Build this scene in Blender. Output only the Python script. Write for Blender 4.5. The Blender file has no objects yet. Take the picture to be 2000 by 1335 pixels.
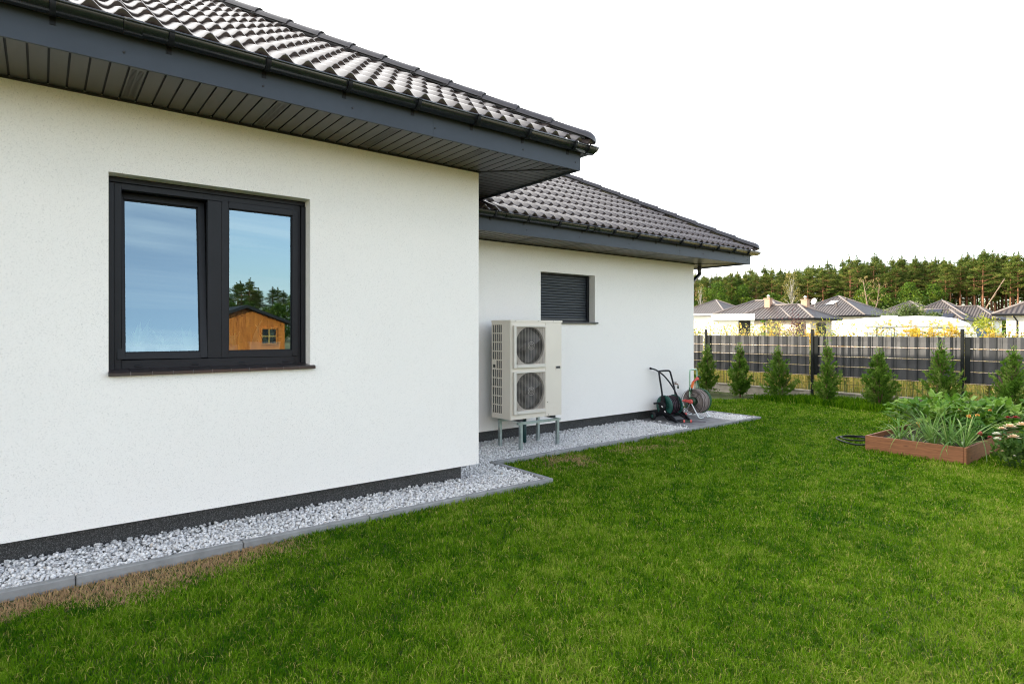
import bpy, bmesh, math, random
import numpy as np
from mathutils import Vector, Matrix, Euler

# ------------------------------------------------------------------ scene, camera, sky, sun
scn = bpy.context.scene
COL = scn.collection
R = math.radians
PI = math.pi
FPX = 1164.9                      # focal length in pixels of the 2000 px wide photograph
YAW = R(51.7)
CAMZ = 1.70
cam_d = bpy.data.cameras.new('camera')
cam = bpy.data.objects.new('camera', cam_d)
COL.objects.link(cam)
cam.location = (0, 0, CAMZ)
cam.rotation_euler = (R(90), 0, YAW)
cam_d.sensor_width = 36
cam_d.lens = FPX / 2000 * 36
cam_d.shift_y = -(667.5 - 646) / 2000
cam_d.clip_start = 0.05
cam_d.clip_end = 3000
scn.camera = cam

SUN_EL = R(21.0)
SUN_AZ = R(225)                   # clockwise from +Y
S = Vector((math.sin(SUN_AZ) * math.cos(SUN_EL), math.cos(SUN_AZ) * math.cos(SUN_EL), math.sin(SUN_EL)))
scn.view_settings.view_transform = 'Standard'
scn.view_settings.look = 'None'
scn.view_settings.gamma = 1
scn.view_settings.exposure = 2.36
scn.render.filter_size = 1.1
scn.cycles.filter_width = 1.1

world = bpy.data.worlds.new('World')
scn.world = world
world.use_nodes = True
nt = world.node_tree
N, L = nt.nodes, nt.links
N.clear()
w_out = N.new('ShaderNodeOutputWorld')
bg_sky = N.new('ShaderNodeBackground'); bg_sky.inputs[1].default_value = 0.105
sky = N.new('ShaderNodeTexSky'); sky.sky_type = 'NISHITA'; sky.sun_disc = False
sky.sun_elevation = SUN_EL; sky.sun_rotation = SUN_AZ
sky.air_density = 1.0; sky.dust_density = 1.0; sky.ozone_density = 2.0
hs = N.new('ShaderNodeHueSaturation'); hs.inputs['Saturation'].default_value = 0.72   # thin high haze pales the blue
L.new(sky.outputs[0], hs.inputs['Color'])
wb = N.new('ShaderNodeMix'); wb.data_type = 'RGBA'; wb.blend_type = 'MULTIPLY'; wb.inputs[0].default_value = 1.0
wb.inputs[7].default_value = (1.08, 1.02, 0.97, 1); L.new(hs.outputs[0], wb.inputs[6])
L.new(wb.outputs[2], bg_sky.inputs[0])
bg_cl = N.new('ShaderNodeBackground')
bg_cl.inputs[0].default_value = (1.0, 0.985, 0.96, 1); bg_cl.inputs[1].default_value = 0.80
tc = N.new('ShaderNodeTexCoord')
sep = N.new('ShaderNodeSeparateXYZ'); L.new(tc.outputs['Generated'], sep.inputs[0])
def wmath(op, a, b=None, clamp=False):
    n = N.new('ShaderNodeMath'); n.operation = op; n.use_clamp = clamp
    for i, q in enumerate((a, b)):
        if q is None: continue
        if isinstance(q, (int, float)): n.inputs[i].default_value = q
        else: L.new(q, n.inputs[i])
    return n.outputs[0]
zz = wmath('ADD', wmath('MAXIMUM', sep.outputs[2], 0.0), 0.12)
cx_ = wmath('DIVIDE', sep.outputs[0], zz); cy_ = wmath('DIVIDE', sep.outputs[1], zz)
cmb = N.new('ShaderNodeCombineXYZ'); L.new(cx_, cmb.inputs[0]); L.new(cy_, cmb.inputs[1])
mp = N.new('ShaderNodeMapping'); mp.inputs['Rotation'].default_value = (0, 0, R(-25)); mp.inputs['Scale'].default_value = (1.0, 0.35, 1)
L.new(cmb.outputs[0], mp.inputs[0])
nz = N.new('ShaderNodeTexNoise'); nz.inputs['Scale'].default_value = 0.9; nz.inputs['Detail'].default_value = 9
nz.inputs['Roughness'].default_value = 0.6; nz.inputs['Distortion'].default_value = 0.4
L.new(mp.outputs[0], nz.inputs['Vector'])
# the cloud veil is thick on the house side of the sky and thins out over the garden
bias = wmath('MULTIPLY', sep.outputs[0], -0.62)
bias = wmath('ADD', bias, wmath('MULTIPLY', sep.outputs[1], -0.26))
bias = wmath('ADD', bias, wmath('MULTIPLY', sep.outputs[2], -0.06))
cov = wmath('ADD', nz.outputs[0], bias)
mr = N.new('ShaderNodeMapRange'); mr.interpolation_type = 'SMOOTHSTEP'
mr.inputs[1].default_value = 0.34; mr.inputs[2].default_value = 0.70
mr.inputs[3].default_value = 0.03; mr.inputs[4].default_value = 0.96
L.new(cov, mr.inputs[0])
mp2 = N.new('ShaderNodeMapping'); mp2.inputs['Rotation'].default_value = (0, 0, R(12)); mp2.inputs['Scale'].default_value = (1.5, 0.22, 1)
L.new(cmb.outputs[0], mp2.inputs[0])
nz2 = N.new('ShaderNodeTexNoise'); nz2.inputs['Scale'].default_value = 1.1; nz2.inputs['Detail'].default_value = 8
nz2.inputs['Roughness'].default_value = 0.62; nz2.inputs['Distortion'].default_value = 0.7
L.new(mp2.outputs[0], nz2.inputs['Vector'])
mr2 = N.new('ShaderNodeMapRange'); mr2.interpolation_type = 'SMOOTHSTEP'
mr2.inputs[1].default_value = 0.42; mr2.inputs[2].default_value = 0.70; mr2.inputs[3].default_value = 0.0; mr2.inputs[4].default_value = 0.52
L.new(nz2.outputs[0], mr2.inputs[0])
covr = wmath('MAXIMUM', mr.outputs[0], mr2.outputs[0])
mixw = N.new('ShaderNodeMixShader')
L.new(covr, mixw.inputs[0]); L.new(bg_sky.outputs[0], mixw.inputs[1]); L.new(bg_cl.outputs[0], mixw.inputs[2])
L.new(mixw.outputs[0], w_out.inputs[0])

sun_d = bpy.data.lights.new('sun', 'SUN')
sun_d.energy = 2.0; sun_d.angle = R(0.5); sun_d.color = (1.0, 0.89, 0.72)
sun = bpy.data.objects.new('sun', sun_d); COL.objects.link(sun)
sun.rotation_euler = S.to_track_quat('Z', 'Y').to_euler()
sun.location = (-20, -20, 30)

# ------------------------------------------------------------------ helpers: objects
def tag(o, label=None, cat=None, group=None, kind=None):
    if label: o['label'] = label
    if cat: o['category'] = cat
    if group: o['group'] = group
    if kind: o['kind'] = kind
    return o

def empty(name, loc=(0, 0, 0), rz=0, label=None, cat=None, group=None):
    o = bpy.data.objects.new(name, None); COL.objects.link(o)
    o.empty_display_size = 0.1
    o.location = loc; o.rotation_euler = (0, 0, rz)
    return tag(o, label, cat, group)

def link(name, me, mats, parent=None):
    o = bpy.data.objects.new(name, me); COL.objects.link(o)
    if not isinstance(mats, (list, tuple)): mats = [mats]
    for m in mats: me.materials.append(m)
    if parent is not None: o.parent = parent
    return o

def children(o): return [c for c in bpy.data.objects if c.parent == o]

def copy_tree(root, kids, loc, rz=0, sc=1.0):
    r = root.copy(); COL.objects.link(r); r.location = loc; r.rotation_euler = (0, 0, rz); r.scale = (sc, sc, sc) if not hasattr(sc, '__len__') else sc
    for k, subs in kids:
        c = k.copy(); COL.objects.link(c); c.parent = r
        for s_ in subs:
            d = s_.copy(); COL.objects.link(d); d.parent = c
    return r

def np_mesh(name, verts, polys, mats, parent=None, tint=None, smooth=False, midx=None):
    """polys: list of int arrays (n,k)"""
    me = bpy.data.meshes.new(name)
    verts = np.asarray(verts, dtype=np.float32)
    me.vertices.add(len(verts)); me.vertices.foreach_set('co', verts.ravel())
    li = np.concatenate([np.asarray(p, dtype=np.int32).ravel() for p in polys])
    tot = np.concatenate([np.full(len(p), np.asarray(p).shape[1], dtype=np.int32) for p in polys])
    st = np.zeros(len(tot), dtype=np.int32); st[1:] = np.cumsum(tot)[:-1]
    me.loops.add(len(li)); me.loops.foreach_set('vertex_index', li)
    me.polygons.add(len(tot)); me.polygons.foreach_set('loop_start', st); me.polygons.foreach_set('loop_total', tot)
    if smooth: me.polygons.foreach_set('use_smooth', np.ones(len(tot), dtype=bool))
    if midx is not None: me.polygons.foreach_set('material_index', np.asarray(midx, dtype=np.int32))
    me.update(calc_edges=True)
    if tint is not None:
        a = me.attributes.new('tint', 'FLOAT', 'POINT'); a.data.foreach_set('value', np.asarray(tint, dtype=np.float32))
    return link(name, me, mats, parent)

class MB:
    def __init__(s): s.v = []; s.f = []; s.m = []; s.sm = []
    def add(s, vs, fs, mi=0, smooth=False):
        b = len(s.v); s.v += [tuple(p) for p in vs]
        for f in fs: s.f.append(tuple(b + i for i in f)); s.m.append(mi); s.sm.append(smooth)
    def box(s, x0, x1, y0, y1, z0, z1, mi=0, mat=None):
        vs = [(x, y, z) for x in (x0, x1) for y in (y0, y1) for z in (z0, z1)]
        if mat is not None: vs = [tuple(mat @ Vector(p)) for p in vs]
        s.add(vs, [(0, 1, 3, 2), (4, 6, 7, 5), (0, 4, 5, 1), (2, 3, 7, 6), (0, 2, 6, 4), (1, 5, 7, 3)], mi)
    def bar(s, a, b, w, h, mi=0, up=(0, 0, 1)):
        a, b = Vector(a), Vector(b); d = (b - a); ln = d.length; d.normalize()
        u = Vector(up)
        if abs(d.dot(u)) > 0.98: u = Vector((1, 0, 0))
        sx = d.cross(u).normalized(); sz = sx.cross(d)
        vs = []
        for t in (0, ln):
            for i in (-1, 1):
                for j in (-1, 1): vs.append(tuple(a + d * t + sx * i * w / 2 + sz * j * h / 2))
        s.add(vs, [(0, 1, 3, 2), (4, 6, 7, 5), (0, 4, 5, 1), (2, 3, 7, 6), (0, 2, 6, 4), (1, 5, 7, 3)], mi)
    def tube(s, pts, r, n=8, mi=0, cap=True, closed=False):
        pts = [Vector(p) for p in pts]; k = len(pts)
        rs = r if hasattr(r, '__len__') else [r] * k
        vs = []; prev = None
        for i, p in enumerate(pts):
            if closed: t = pts[(i + 1) % k] - pts[i - 1]
            else: t = pts[min(i + 1, k - 1)] - pts[max(i - 1, 0)]
            if t.length < 1e-9: t = Vector((0, 0, 1))
            t.normalize()
            if prev is None:
                ref = Vector((0, 0, 1)) if abs(t.z) < 0.9 else Vector((1, 0, 0))
                u = t.cross(ref).normalized()
            else:
                u = prev - t * prev.dot(t)
                u = u.normalized() if u.length > 1e-6 else t.orthogonal().normalized()
            prev = u; w = t.cross(u)
            for j in range(n):
                a = 2 * PI * j / n
                vs.append(p + (u * math.cos(a) + w * math.sin(a)) * rs[i])
        fs = []
        for i in range(k if closed else k - 1):
            for j in range(n):
                i2 = (i + 1) % k
                fs.append((i * n + j, i * n + (j + 1) % n, i2 * n + (j + 1) % n, i2 * n + j))
        s.add(vs, fs, mi, True)
        if cap and not closed:
            b = len(s.v) - len(vs)
            s.f.append(tuple(b + j for j in range(n - 1, -1, -1))); s.m.append(mi); s.sm.append(False)
            s.f.append(tuple(b + (k - 1) * n + j for j in range(n))); s.m.append(mi); s.sm.append(False)
    def lathe(s, prof, O=(0, 0, 0), axis=(0, 0, 1), n=16, mi=0, smooth=True):
        """prof: list of (radius, height along axis)"""
        ax = Vector(axis).normalized(); u = ax.orthogonal().normalized(); w = ax.cross(u); O = Vector(O)
        vs = []
        for (r_, h_) in prof:
            for j in range(n):
                a = 2 * PI * j / n
                vs.append(O + ax * h_ + (u * math.cos(a) + w * math.sin(a)) * max(r_, 1e-5))
        fs = []
        for i in range(len(prof) - 1):
            for j in range(n):
                fs.append((i * n + j, i * n + (j + 1) % n, (i + 1) * n + (j + 1) % n, (i + 1) * n + j))
        s.add(vs, fs, mi, smooth)
    def grid_panel(s, O, U, V, Nn, us, vs_, holes=(), depth=0.02, mi=0, mi_rev=None, nos=()):
        """flat panel with rectangular openings and their reveals (depth along -Nn)"""
        O, U, V, Nn = Vector(O), Vector(U), Vector(V), Vector(Nn)
        if mi_rev is None: mi_rev = mi
        P = lambda u, v, d=0: O + U * u + V * v - Nn * d
        H = set(holes)
        flip = U.cross(V).dot(Nn) < 0
        for i in range(len(us) - 1):
            for j in range(len(vs_) - 1):
                a, b, c, d = us[i], us[i + 1], vs_[j], vs_[j + 1]
                if (i, j) not in H:
                    q = [P(a, c), P(b, c), P(b, d), P(a, d)]
                    s.add(q[::-1] if flip else q, [(0, 1, 2, 3)], mi)
                else:
                    for (di, dj, q) in ((-1, 0, [P(a, c), P(a, d), P(a, d, depth), P(a, c, depth)]),
                                        (1, 0, [P(b, d), P(b, c), P(b, c, depth), P(b, d, depth)]),
                                        (0, -1, [P(b, c), P(a, c), P(a, c, depth), P(b, c, depth)]),
                                        (0, 1, [P(a, d), P(b, d), P(b, d, depth), P(a, d, depth)])):
                        if (i + di, j + dj) not in H:
                            s.add(q[::-1] if flip else q, [(0, 1, 2, 3)], mi_rev)
    def build(s, name, mats, parent=None, bevel=0, segs=1):
        me = bpy.data.meshes.new(name)
        me.from_pydata(s.v, [], s.f)
        me.polygons.foreach_set('material_index', s.m)
        me.polygons.foreach_set('use_smooth', s.sm)
        me.update()
        if bevel > 0:
            bm = bmesh.new(); bm.from_mesh(me)
            bmesh.ops.remove_doubles(bm, verts=bm.verts, dist=1e-5)
            es = [e for e in bm.edges if len(e.link_faces) == 2 and e.calc_face_angle(0) > 0.6]
            bmesh.ops.bevel(bm, geom=es, offset=bevel, segments=segs, affect='EDGES', profile=0.5, clamp_overlap=True)
            bm.to_mesh(me); bm.free()
        return link(name, me, mats, parent)

def smooth_path(pts, sub=6, closed=False):
    P = [Vector(p) for p in pts]; n = len(P); out = []
    rng = range(n) if closed else range(n - 1)
    for i in rng:
        if closed: p0, p1, p2, p3 = P[i - 1], P[i], P[(i + 1) % n], P[(i + 2) % n]
        else: p0, p1, p2, p3 = P[max(i - 1, 0)], P[i], P[i + 1], P[min(i + 2, n - 1)]
        for k in range(sub):
            t = k / sub
            out.append(0.5 * ((2 * p1) + (p2 - p0) * t + (2 * p0 - 5 * p1 + 4 * p2 - p3) * t * t + (3 * p1 - p0 - 3 * p2 + p3) * t ** 3))
    if not closed: out.append(P[-1])
    return out

# ------------------------------------------------------------------ helpers: materials
def _new(name):
    m = bpy.data.materials.new(name); m.use_nodes = True
    nt = m.node_tree; nt.nodes.clear()
    out = nt.nodes.new('ShaderNodeOutputMaterial')
    b = nt.nodes.new('ShaderNodeBsdfPrincipled'); nt.links.new(b.outputs[0], out.inputs[0])
    return m, nt, b, out

def _noise(nt, vec, scale, detail=4, rough=0.55, dist=0.0):
    n = nt.nodes.new('ShaderNodeTexNoise'); n.inputs['Scale'].default_value = scale
    n.inputs['Detail'].default_value = detail; n.inputs['Roughness'].default_value = rough; n.inputs['Distortion'].default_value = dist
    nt.links.new(vec, n.inputs['Vector']); return n.outputs[0]

def _ramp(nt, fac, stops):
    r = nt.nodes.new('ShaderNodeValToRGB'); e = r.color_ramp.elements
    while len(e) < len(stops): e.new(0.5)
    for i, (p, c) in enumerate(stops):
        e[i].position = p; e[i].color = (c[0], c[1], c[2], 1) if hasattr(c, '__len__') else (c, c, c, 1)
    nt.links.new(fac, r.inputs[0]); return r.outputs[0]

def _mix(nt, fac, a, b, mode='MIX'):
    n = nt.nodes.new('ShaderNodeMix'); n.data_type = 'RGBA'; n.blend_type = mode
    for sock, q in ((n.inputs[0], fac), (n.inputs[6], a), (n.inputs[7], b)):
        if isinstance(q, (int, float)): sock.default_value = q
        elif isinstance(q, (tuple, list)): sock.default_value = (*q, 1) if len(q) == 3 else q
        else: nt.links.new(q, sock)
    return n.outputs[2]

def _coord(nt, scale=(1, 1, 1), which='Object'):
    t = nt.nodes.new('ShaderNodeTexCoord'); m = nt.nodes.new('ShaderNodeMapping')
    m.inputs['Scale'].default_value = scale; nt.links.new(t.outputs[which], m.inputs[0]); return m.outputs[0]

def _bump(nt, b, h, strength, dist=0.01):
    n = nt.nodes.new('ShaderNodeBump'); n.inputs['Strength'].default_value = strength; n.inputs['Distance'].default_value = dist
    nt.links.new(h, n.inputs['Height']); nt.links.new(n.outputs[0], b.inputs['Normal'])

def mat(name, col, rough=0.5, var=0.15, vscale=6.0, bump=0.0, bscale=60.0, bdist=0.004, metal=0.0, coat=0.0, spec=0.5, stretch=(1, 1, 1), col2=None):
    m, nt, b, out = _new(name)
    v = _coord(nt, stretch)
    n = _noise(nt, v, vscale, 5, 0.6)
    lo = tuple(c * (1 - var) for c in col); hi = tuple(min(1, c * (1 + var)) for c in (col2 or col))
    c = _ramp(nt, n, [(0.3, lo), (0.7, hi)])
    nt.links.new(c, b.inputs['Base Color'])
    b.inputs['Roughness'].default_value = rough; b.inputs['Metallic'].default_value = metal
    b.inputs['Coat Weight'].default_value = coat; b.inputs['Coat Roughness'].default_value = 0.15
    b.inputs['Specular IOR Level'].default_value = spec
    if bump > 0: _bump(nt, b, _noise(nt, v, bscale, 3, 0.6), bump, bdist)
    return m

def foliage(name, c1, c2, c3=None, trans=0.35, rough=0.55, spec=0.3, c4=None):
    """leaf material: colour picked by each leaf's own 'tint'"""
    m, nt, b, out = _new(name)
    at = nt.nodes.new('ShaderNodeAttribute'); at.attribute_name = 'tint'
    stops = [(0.0, c1), (0.65, c2), (1.0, c3 or c2)] if c4 is None else [(0.0, c1), (0.65, c2), (0.84, c3), (0.94, c4)]
    c = _ramp(nt, at.outputs['Fac'], stops)
    nt.links.new(c, b.inputs['Base Color']); b.inputs['Roughness'].default_value = rough
    b.inputs['Specular IOR Level'].default_value = spec
    tr = nt.nodes.new('ShaderNodeBsdfTranslucent'); nt.links.new(c, tr.inputs[0])
    mx = nt.nodes.new('ShaderNodeMixShader'); mx.inputs[0].default_value = trans
    nt.links.new(b.outputs[0], mx.inputs[1]); nt.links.new(tr.outputs[0], mx.inputs[2]); nt.links.new(mx.outputs[0], out.inputs[0])
    return m

def stucco_mat(name, base, scale=1.0):
    m, nt, b, out = _new(name)
    v = _coord(nt)
    big = _noise(nt, v, 0.7, 3)
    c = _ramp(nt, big, [(0.3, tuple(x * 0.965 for x in base)), (0.7, base)])
    # small scratched pits of a rubbed render
    n1 = _noise(nt, v, 125 * scale, 2, 0.55, 1.4)
    pits = _ramp(nt, n1, [(0.33, 0.0), (0.43, 1.0)])
    c = _mix(nt, pits, tuple(x * 0.74 for x in base), c)
    nt.links.new(c, b.inputs['Base Color']); b.inputs['Roughness'].default_value = 0.9
    b.inputs['Specular IOR Level'].default_value = 0.2
    n2 = _noise(nt, v, 120 * scale, 3, 0.6, 0.8)
    h = _mix(nt, 0.5, n2, pits)
    _bump(nt, b, h, 0.42, 0.005)
    return m

M = {}
M['stucco'] = stucco_mat('white_stucco', (0.835, 0.800, 0.750))
M['far_stucco'] = mat('neighbour_render', (0.74, 0.735, 0.71), 0.9, 0.04, 0.8)
M['far_cream'] = mat('neighbour_cream_render', (0.58, 0.51, 0.43), 0.9, 0.06, 0.8)
M['anthracite'] = mat('anthracite_frame', (0.011, 0.012, 0.015), 0.45, 0.12, 9, 0.08, 400, 0.001, spec=0.22)
M['fascia'] = mat('grey_fascia_sheet', (0.034, 0.043, 0.056), 0.5, 0.10, 3, 0.05, 500, 0.001, spec=0.3)
M['soffit'] = mat('dark_soffit_vinyl', (0.050, 0.046, 0.041), 0.38, 0.15, 5, 0.06, 80, 0.002, stretch=(0.3, 4, 1))
M['groove'] = mat('soffit_groove', (0.012, 0.012, 0.012), 0.7, 0.1)
M['gutter'] = mat('black_gutter', (0.010, 0.011, 0.013), 0.26, 0.12, 4, 0.02, 60, 0.001, coat=0.35)
M['ridge'] = mat('ridge_cap_tile', (0.050, 0.045, 0.048), 0.38, 0.16, 8, 0.05, 200, 0.001)
M['black_rubber'] = mat('black_rubber', (0.012, 0.012, 0.013), 0.55, 0.2, 20)
M['galv'] = mat('galvanised_steel', (0.42, 0.48, 0.48), 0.36, 0.25, 14, metal=0.85)
M['chrome'] = mat('bright_tube', (0.62, 0.64, 0.62), 0.3, 0.1, 12, metal=0.8)
M['hp_body'] = mat('cream_painted_steel', (0.66, 0.60, 0.51), 0.42, 0.03, 3, 0.03, 300, 0.001)
M['hp_plastic'] = mat('cream_plastic', (0.60, 0.56, 0.49), 0.5, 0.04, 5)
M['hp_wire'] = mat('grille_wire', (0.34, 0.30, 0.26), 0.45, 0.06, 20)
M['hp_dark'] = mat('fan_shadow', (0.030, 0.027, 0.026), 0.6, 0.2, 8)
M['hp_fan'] = mat('fan_blade', (0.035, 0.033, 0.033), 0.5, 0.15, 8)
M['fin'] = mat('condenser_fins', (0.05, 0.05, 0.05), 0.5, 0.3, 40)
M['pipe_green'] = mat('dark_green_pipe', (0.01, 0.05, 0.05), 0.4, 0.15)
M['concrete'] = mat('kerb_concrete', (0.235, 0.235, 0.23), 0.88, 0.22, 7, 0.3, 120, 0.003)
M['paver'] = mat('grey_paver', (0.20, 0.195, 0.195), 0.85, 0.22, 5, 0.3, 110, 0.003)
M['gravel_bed'] = mat('gravel_bed', (0.10, 0.10, 0.10), 0.95, 0.4, 60)
M['soil'] = mat('soil', (0.055, 0.04, 0.028), 0.95, 0.4, 20, 0.5, 40, 0.02)
M['thatch'] = mat('lawn_thatch', (0.030, 0.054, 0.004), 0.95, 0.35, 9, 0.4, 60, 0.02, col2=(0.055, 0.065, 0.010))
M['far_ground'] = mat('field_ground', (0.16, 0.17, 0.06), 0.95, 0.35, 0.25, col2=(0.26, 0.22, 0.10))
M['post'] = mat('black_post_paint', (0.007, 0.009, 0.009), 0.5, 0.1, spec=0.15)
M['wire'] = mat('fence_wire', (0.02, 0.024, 0.024), 0.45, 0.1)
M['clip'] = mat('lit_edge_wire', (0.50, 0.36, 0.32), 0.4, 0.5, 60)  # pinkish tone paints the light caught in the gaps between strips
M['strip'] = mat('pvc_privacy_strip', (0.052, 0.052, 0.054), 0.42, 0.10, 2.5, 0.05, 7, 0.01, spec=0.35)
M['base_board'] = mat('concrete_base_board', (0.30, 0.27, 0.22), 0.9, 0.25, 5, 0.2, 60, 0.003)
M['trunk'] = mat('thuja_bark', (0.12, 0.065, 0.04), 0.9, 0.3, 20, 0.5, 60, 0.01)
M['white_plastic'] = mat('white_plastic', (0.75, 0.75, 0.73), 0.4, 0.04)
M['green_plastic'] = mat('dark_green_plastic', (0.010, 0.075, 0.058), 0.36, 0.12)
M['dkgreen_plastic'] = mat('blackish_green_plastic', (0.012, 0.035, 0.014), 0.4, 0.12)
M['black_plastic'] = mat('black_plastic', (0.008, 0.008, 0.010), 0.45, 0.2, 12, spec=0.25)
M['pink'] = mat('coral_plastic', (0.62, 0.10, 0.085), 0.4, 0.1)
M['orange'] = mat('orange_plastic', (0.70, 0.16, 0.04), 0.4, 0.1)
M['hose_grey'] = mat('grey_brown_hose', (0.23, 0.19, 0.175), 0.45, 0.25, 8)
M['hose_black'] = mat('black_hose', (0.008, 0.008, 0.010), 0.45, 0.2, 9, spec=0.25)
M['hose_green'] = mat('green_hose', (0.012, 0.075, 0.025), 0.4, 0.2, 9)
M['hose_maroon'] = mat('maroon_stripe_hose', (0.07, 0.03, 0.05), 0.45, 0.3, 12)
M['pale_green_tube'] = mat('pale_green_tube', (0.36, 0.52, 0.38), 0.35, 0.1, 8, metal=0.3)
M['brass'] = mat('brass_tap', (0.30, 0.20, 0.16), 0.35, 0.2, 20, metal=0.7)

def plinth_mat():
    m, nt, b, out = _new('mosaic_plinth')
    v = _coord(nt)
    vo = nt.nodes.new('ShaderNodeTexVoronoi'); vo.inputs['Scale'].default_value = 260; nt.links.new(v, vo.inputs['Vector'])
    sx = nt.nodes.new('ShaderNodeSeparateXYZ'); nt.links.new(vo.outputs['Color'], sx.inputs[0])
    c = _ramp(nt, sx.outputs[0], [(0.0, 0.006), (0.55, 0.026), (0.85, 0.06), (1.0, 0.17)])
    nt.links.new(c, b.inputs['Base Color']); b.inputs['Roughness'].default_value = 0.5
    _bump(nt, b, vo.outputs['Distance'], 0.5, 0.003)
    return m
M['plinth'] = plinth_mat()

def tile_mat(name, col, rough=0.33):
    m, nt, b, out = _new(name)
    v = _coord(nt)
    n = _noise(nt, v, 2.2, 5, 0.6)
    c = _ramp(nt, n, [(0.3, tuple(x * 0.82 for x in col)), (0.7, tuple(x * 1.18 for x in col))])
    sp = _ramp(nt, _noise(nt, v, 70, 2), [(0.60, 0.0), (0.75, 0.35)])
    c = _mix(nt, sp, c, tuple(x * 1.7 for x in col))
    nt.links.new(c, b.inputs['Base Color'])
    rr = _ramp(nt, n, [(0.3, rough - 0.06), (0.7, rough + 0.06)])
    nt.links.new(rr, b.inputs['Roughness']); b.inputs['Specular IOR Level'].default_value = 0.85
    _bump(nt, b, _noise(nt, v, 160, 2), 0.08, 0.002)
    return m
M['tile'] = tile_mat('glazed_dark_roof_tile', (0.056, 0.043, 0.040), 0.29)
M['bell'] = mat('fan_plate', (0.40, 0.35, 0.30), 0.5, 0.05, 5)
M['vent'] = mat('soffit_vent_slot', (0.022, 0.021, 0.019), 0.5, 0.1)

def far_tile_mat():
    """tiles of the far roofs: ribs running up the slope and course lines"""
    m, nt, b, out = _new('far_roof_tile')
    v = _coord(nt, which='UV')
    w = nt.nodes.new('ShaderNodeTexWave'); w.wave_type = 'BANDS'; w.bands_direction = 'X'; w.inputs['Scale'].default_value = 1.0
    w.inputs['Distortion'].default_value = 0.0; nt.links.new(v, w.inputs['Vector'])
    n = _noise(nt, v, 1.2, 4)
    c = _ramp(nt, n, [(0.3, (0.032, 0.025, 0.023)), (0.7, (0.052, 0.041, 0.037))])
    nt.links.new(c, b.inputs['Base Color']); b.inputs['Roughness'].default_value = 0.5
    _bump(nt, b, w.outputs[1], 1.0, 0.06)
    return m
M['far_tile'] = far_tile_mat()
M['far_ridge'] = mat('far_ridge_tile', (0.16, 0.135, 0.125), 0.6, 0.15, 3)
M['far_dark'] = mat('far_dark_opening', (0.02, 0.02, 0.022), 0.3, 0.2, 2)
M['far_door'] = mat('far_dark_door', (0.022, 0.026, 0.033), 0.4, 0.2, 2)
M['far_brown'] = mat('far_brown_frame', (0.10, 0.05, 0.03), 0.5, 0.2, 2)
M['chimney'] = mat('clinker_chimney', (0.42, 0.25, 0.17), 0.85, 0.15, 6)
M['steel'] = mat('chimney_steel', (0.6, 0.6, 0.6), 0.3, 0.05, metal=0.9)
M['solar'] = mat('solar_panel', (0.012, 0.014, 0.025), 0.12, 0.2, 4)
M['skylight'] = mat('skylight_glass', (0.75, 0.78, 0.8), 0.15, 0.05, 2)
M['dish'] = mat('satellite_dish_paint', (0.45, 0.45, 0.43), 0.45, 0.1, 3)
M['caravan'] = mat('white_gelcoat', (0.80, 0.79, 0.76), 0.35, 0.03, 1.5)
M['yellow_blind'] = mat('yellow_blind', (0.75, 0.55, 0.04), 0.6, 0.08, 4)
M['car_glass'] = mat('car_glass', (0.03, 0.06, 0.10), 0.08, 0.1, 2)
M['car_paint'] = mat('white_car_paint', (0.72, 0.74, 0.76), 0.25, 0.04, 2, coat=0.6)
M['car_dark'] = mat('car_dark_trim', (0.03, 0.035, 0.045), 0.4, 0.1, 2)

def wood_mat(name, c1, c2, grain=(3, 3, 40), rough=0.6):
    m, nt, b, out = _new(name)
    v = _coord(nt, grain)
    n = _noise(nt, v, 1.6, 6, 0.65, 0.6)
    c = _ramp(nt, n, [(0.25, c1), (0.7, c2)])
    v2 = _coord(nt, (2.2, 2.2, 9))
    k = nt.nodes.new('ShaderNodeTexVoronoi'); k.inputs['Scale'].default_value = 1.1; nt.links.new(v2, k.inputs['Vector'])
    kn = _ramp(nt, k.outputs['Distance'], [(0.05, 1.0), (0.14, 0.0)])
    c = _mix(nt, kn, c, tuple(x * 0.35 for x in c1))
    nt.links.new(c, b.inputs['Base Color']); b.inputs['Roughness'].default_value = rough
    _bump(nt, b, n, 0.25, 0.004)
    return m
M['bed_wood'] = wood_mat('stained_bed_plank', (0.14, 0.052, 0.020), (0.30, 0.122, 0.050))
M['shed_wood'] = wood_mat('orange_shed_plank', (0.42, 0.095, 0.010), (0.90, 0.285, 0.036), (14, 14, 1.2))
M['shed_trim'] = mat('yellow_shed_trim', (0.62, 0.36, 0.09), 0.6, 0.1)
M['felt'] = mat('bitumen_felt', (0.022, 0.022, 0.024), 0.9, 0.25, 12, 0.3, 80)

def glass_mat():
    m, nt, b, out = _new('window_glass')
    nt.nodes.remove(b)
    fr = nt.nodes.new('ShaderNodeFresnel'); fr.inputs[0].default_value = 2.65
    g = nt.nodes.new('ShaderNodeBsdfGlossy'); g.inputs['Roughness'].default_value = 0.0; g.inputs['Color'].default_value = (0.60, 0.85, 1, 1)
    t = nt.nodes.new('ShaderNodeBsdfTransparent'); t.inputs[0].default_value = (0.72, 0.78, 0.76, 1)
    mx = nt.nodes.new('ShaderNodeMixShader')
    nt.links.new(fr.outputs[0], mx.inputs[0]); nt.links.new(t.outputs[0], mx.inputs[1]); nt.links.new(g.outputs[0], mx.inputs[2])
    nt.links.new(mx.outputs[0], out.inputs[0])
    return m
M['glass'] = glass_mat()
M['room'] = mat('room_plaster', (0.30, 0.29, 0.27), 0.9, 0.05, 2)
M['inner_sill'] = mat('inner_white_sill', (0.75, 0.74, 0.72), 0.5, 0.03)

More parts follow.
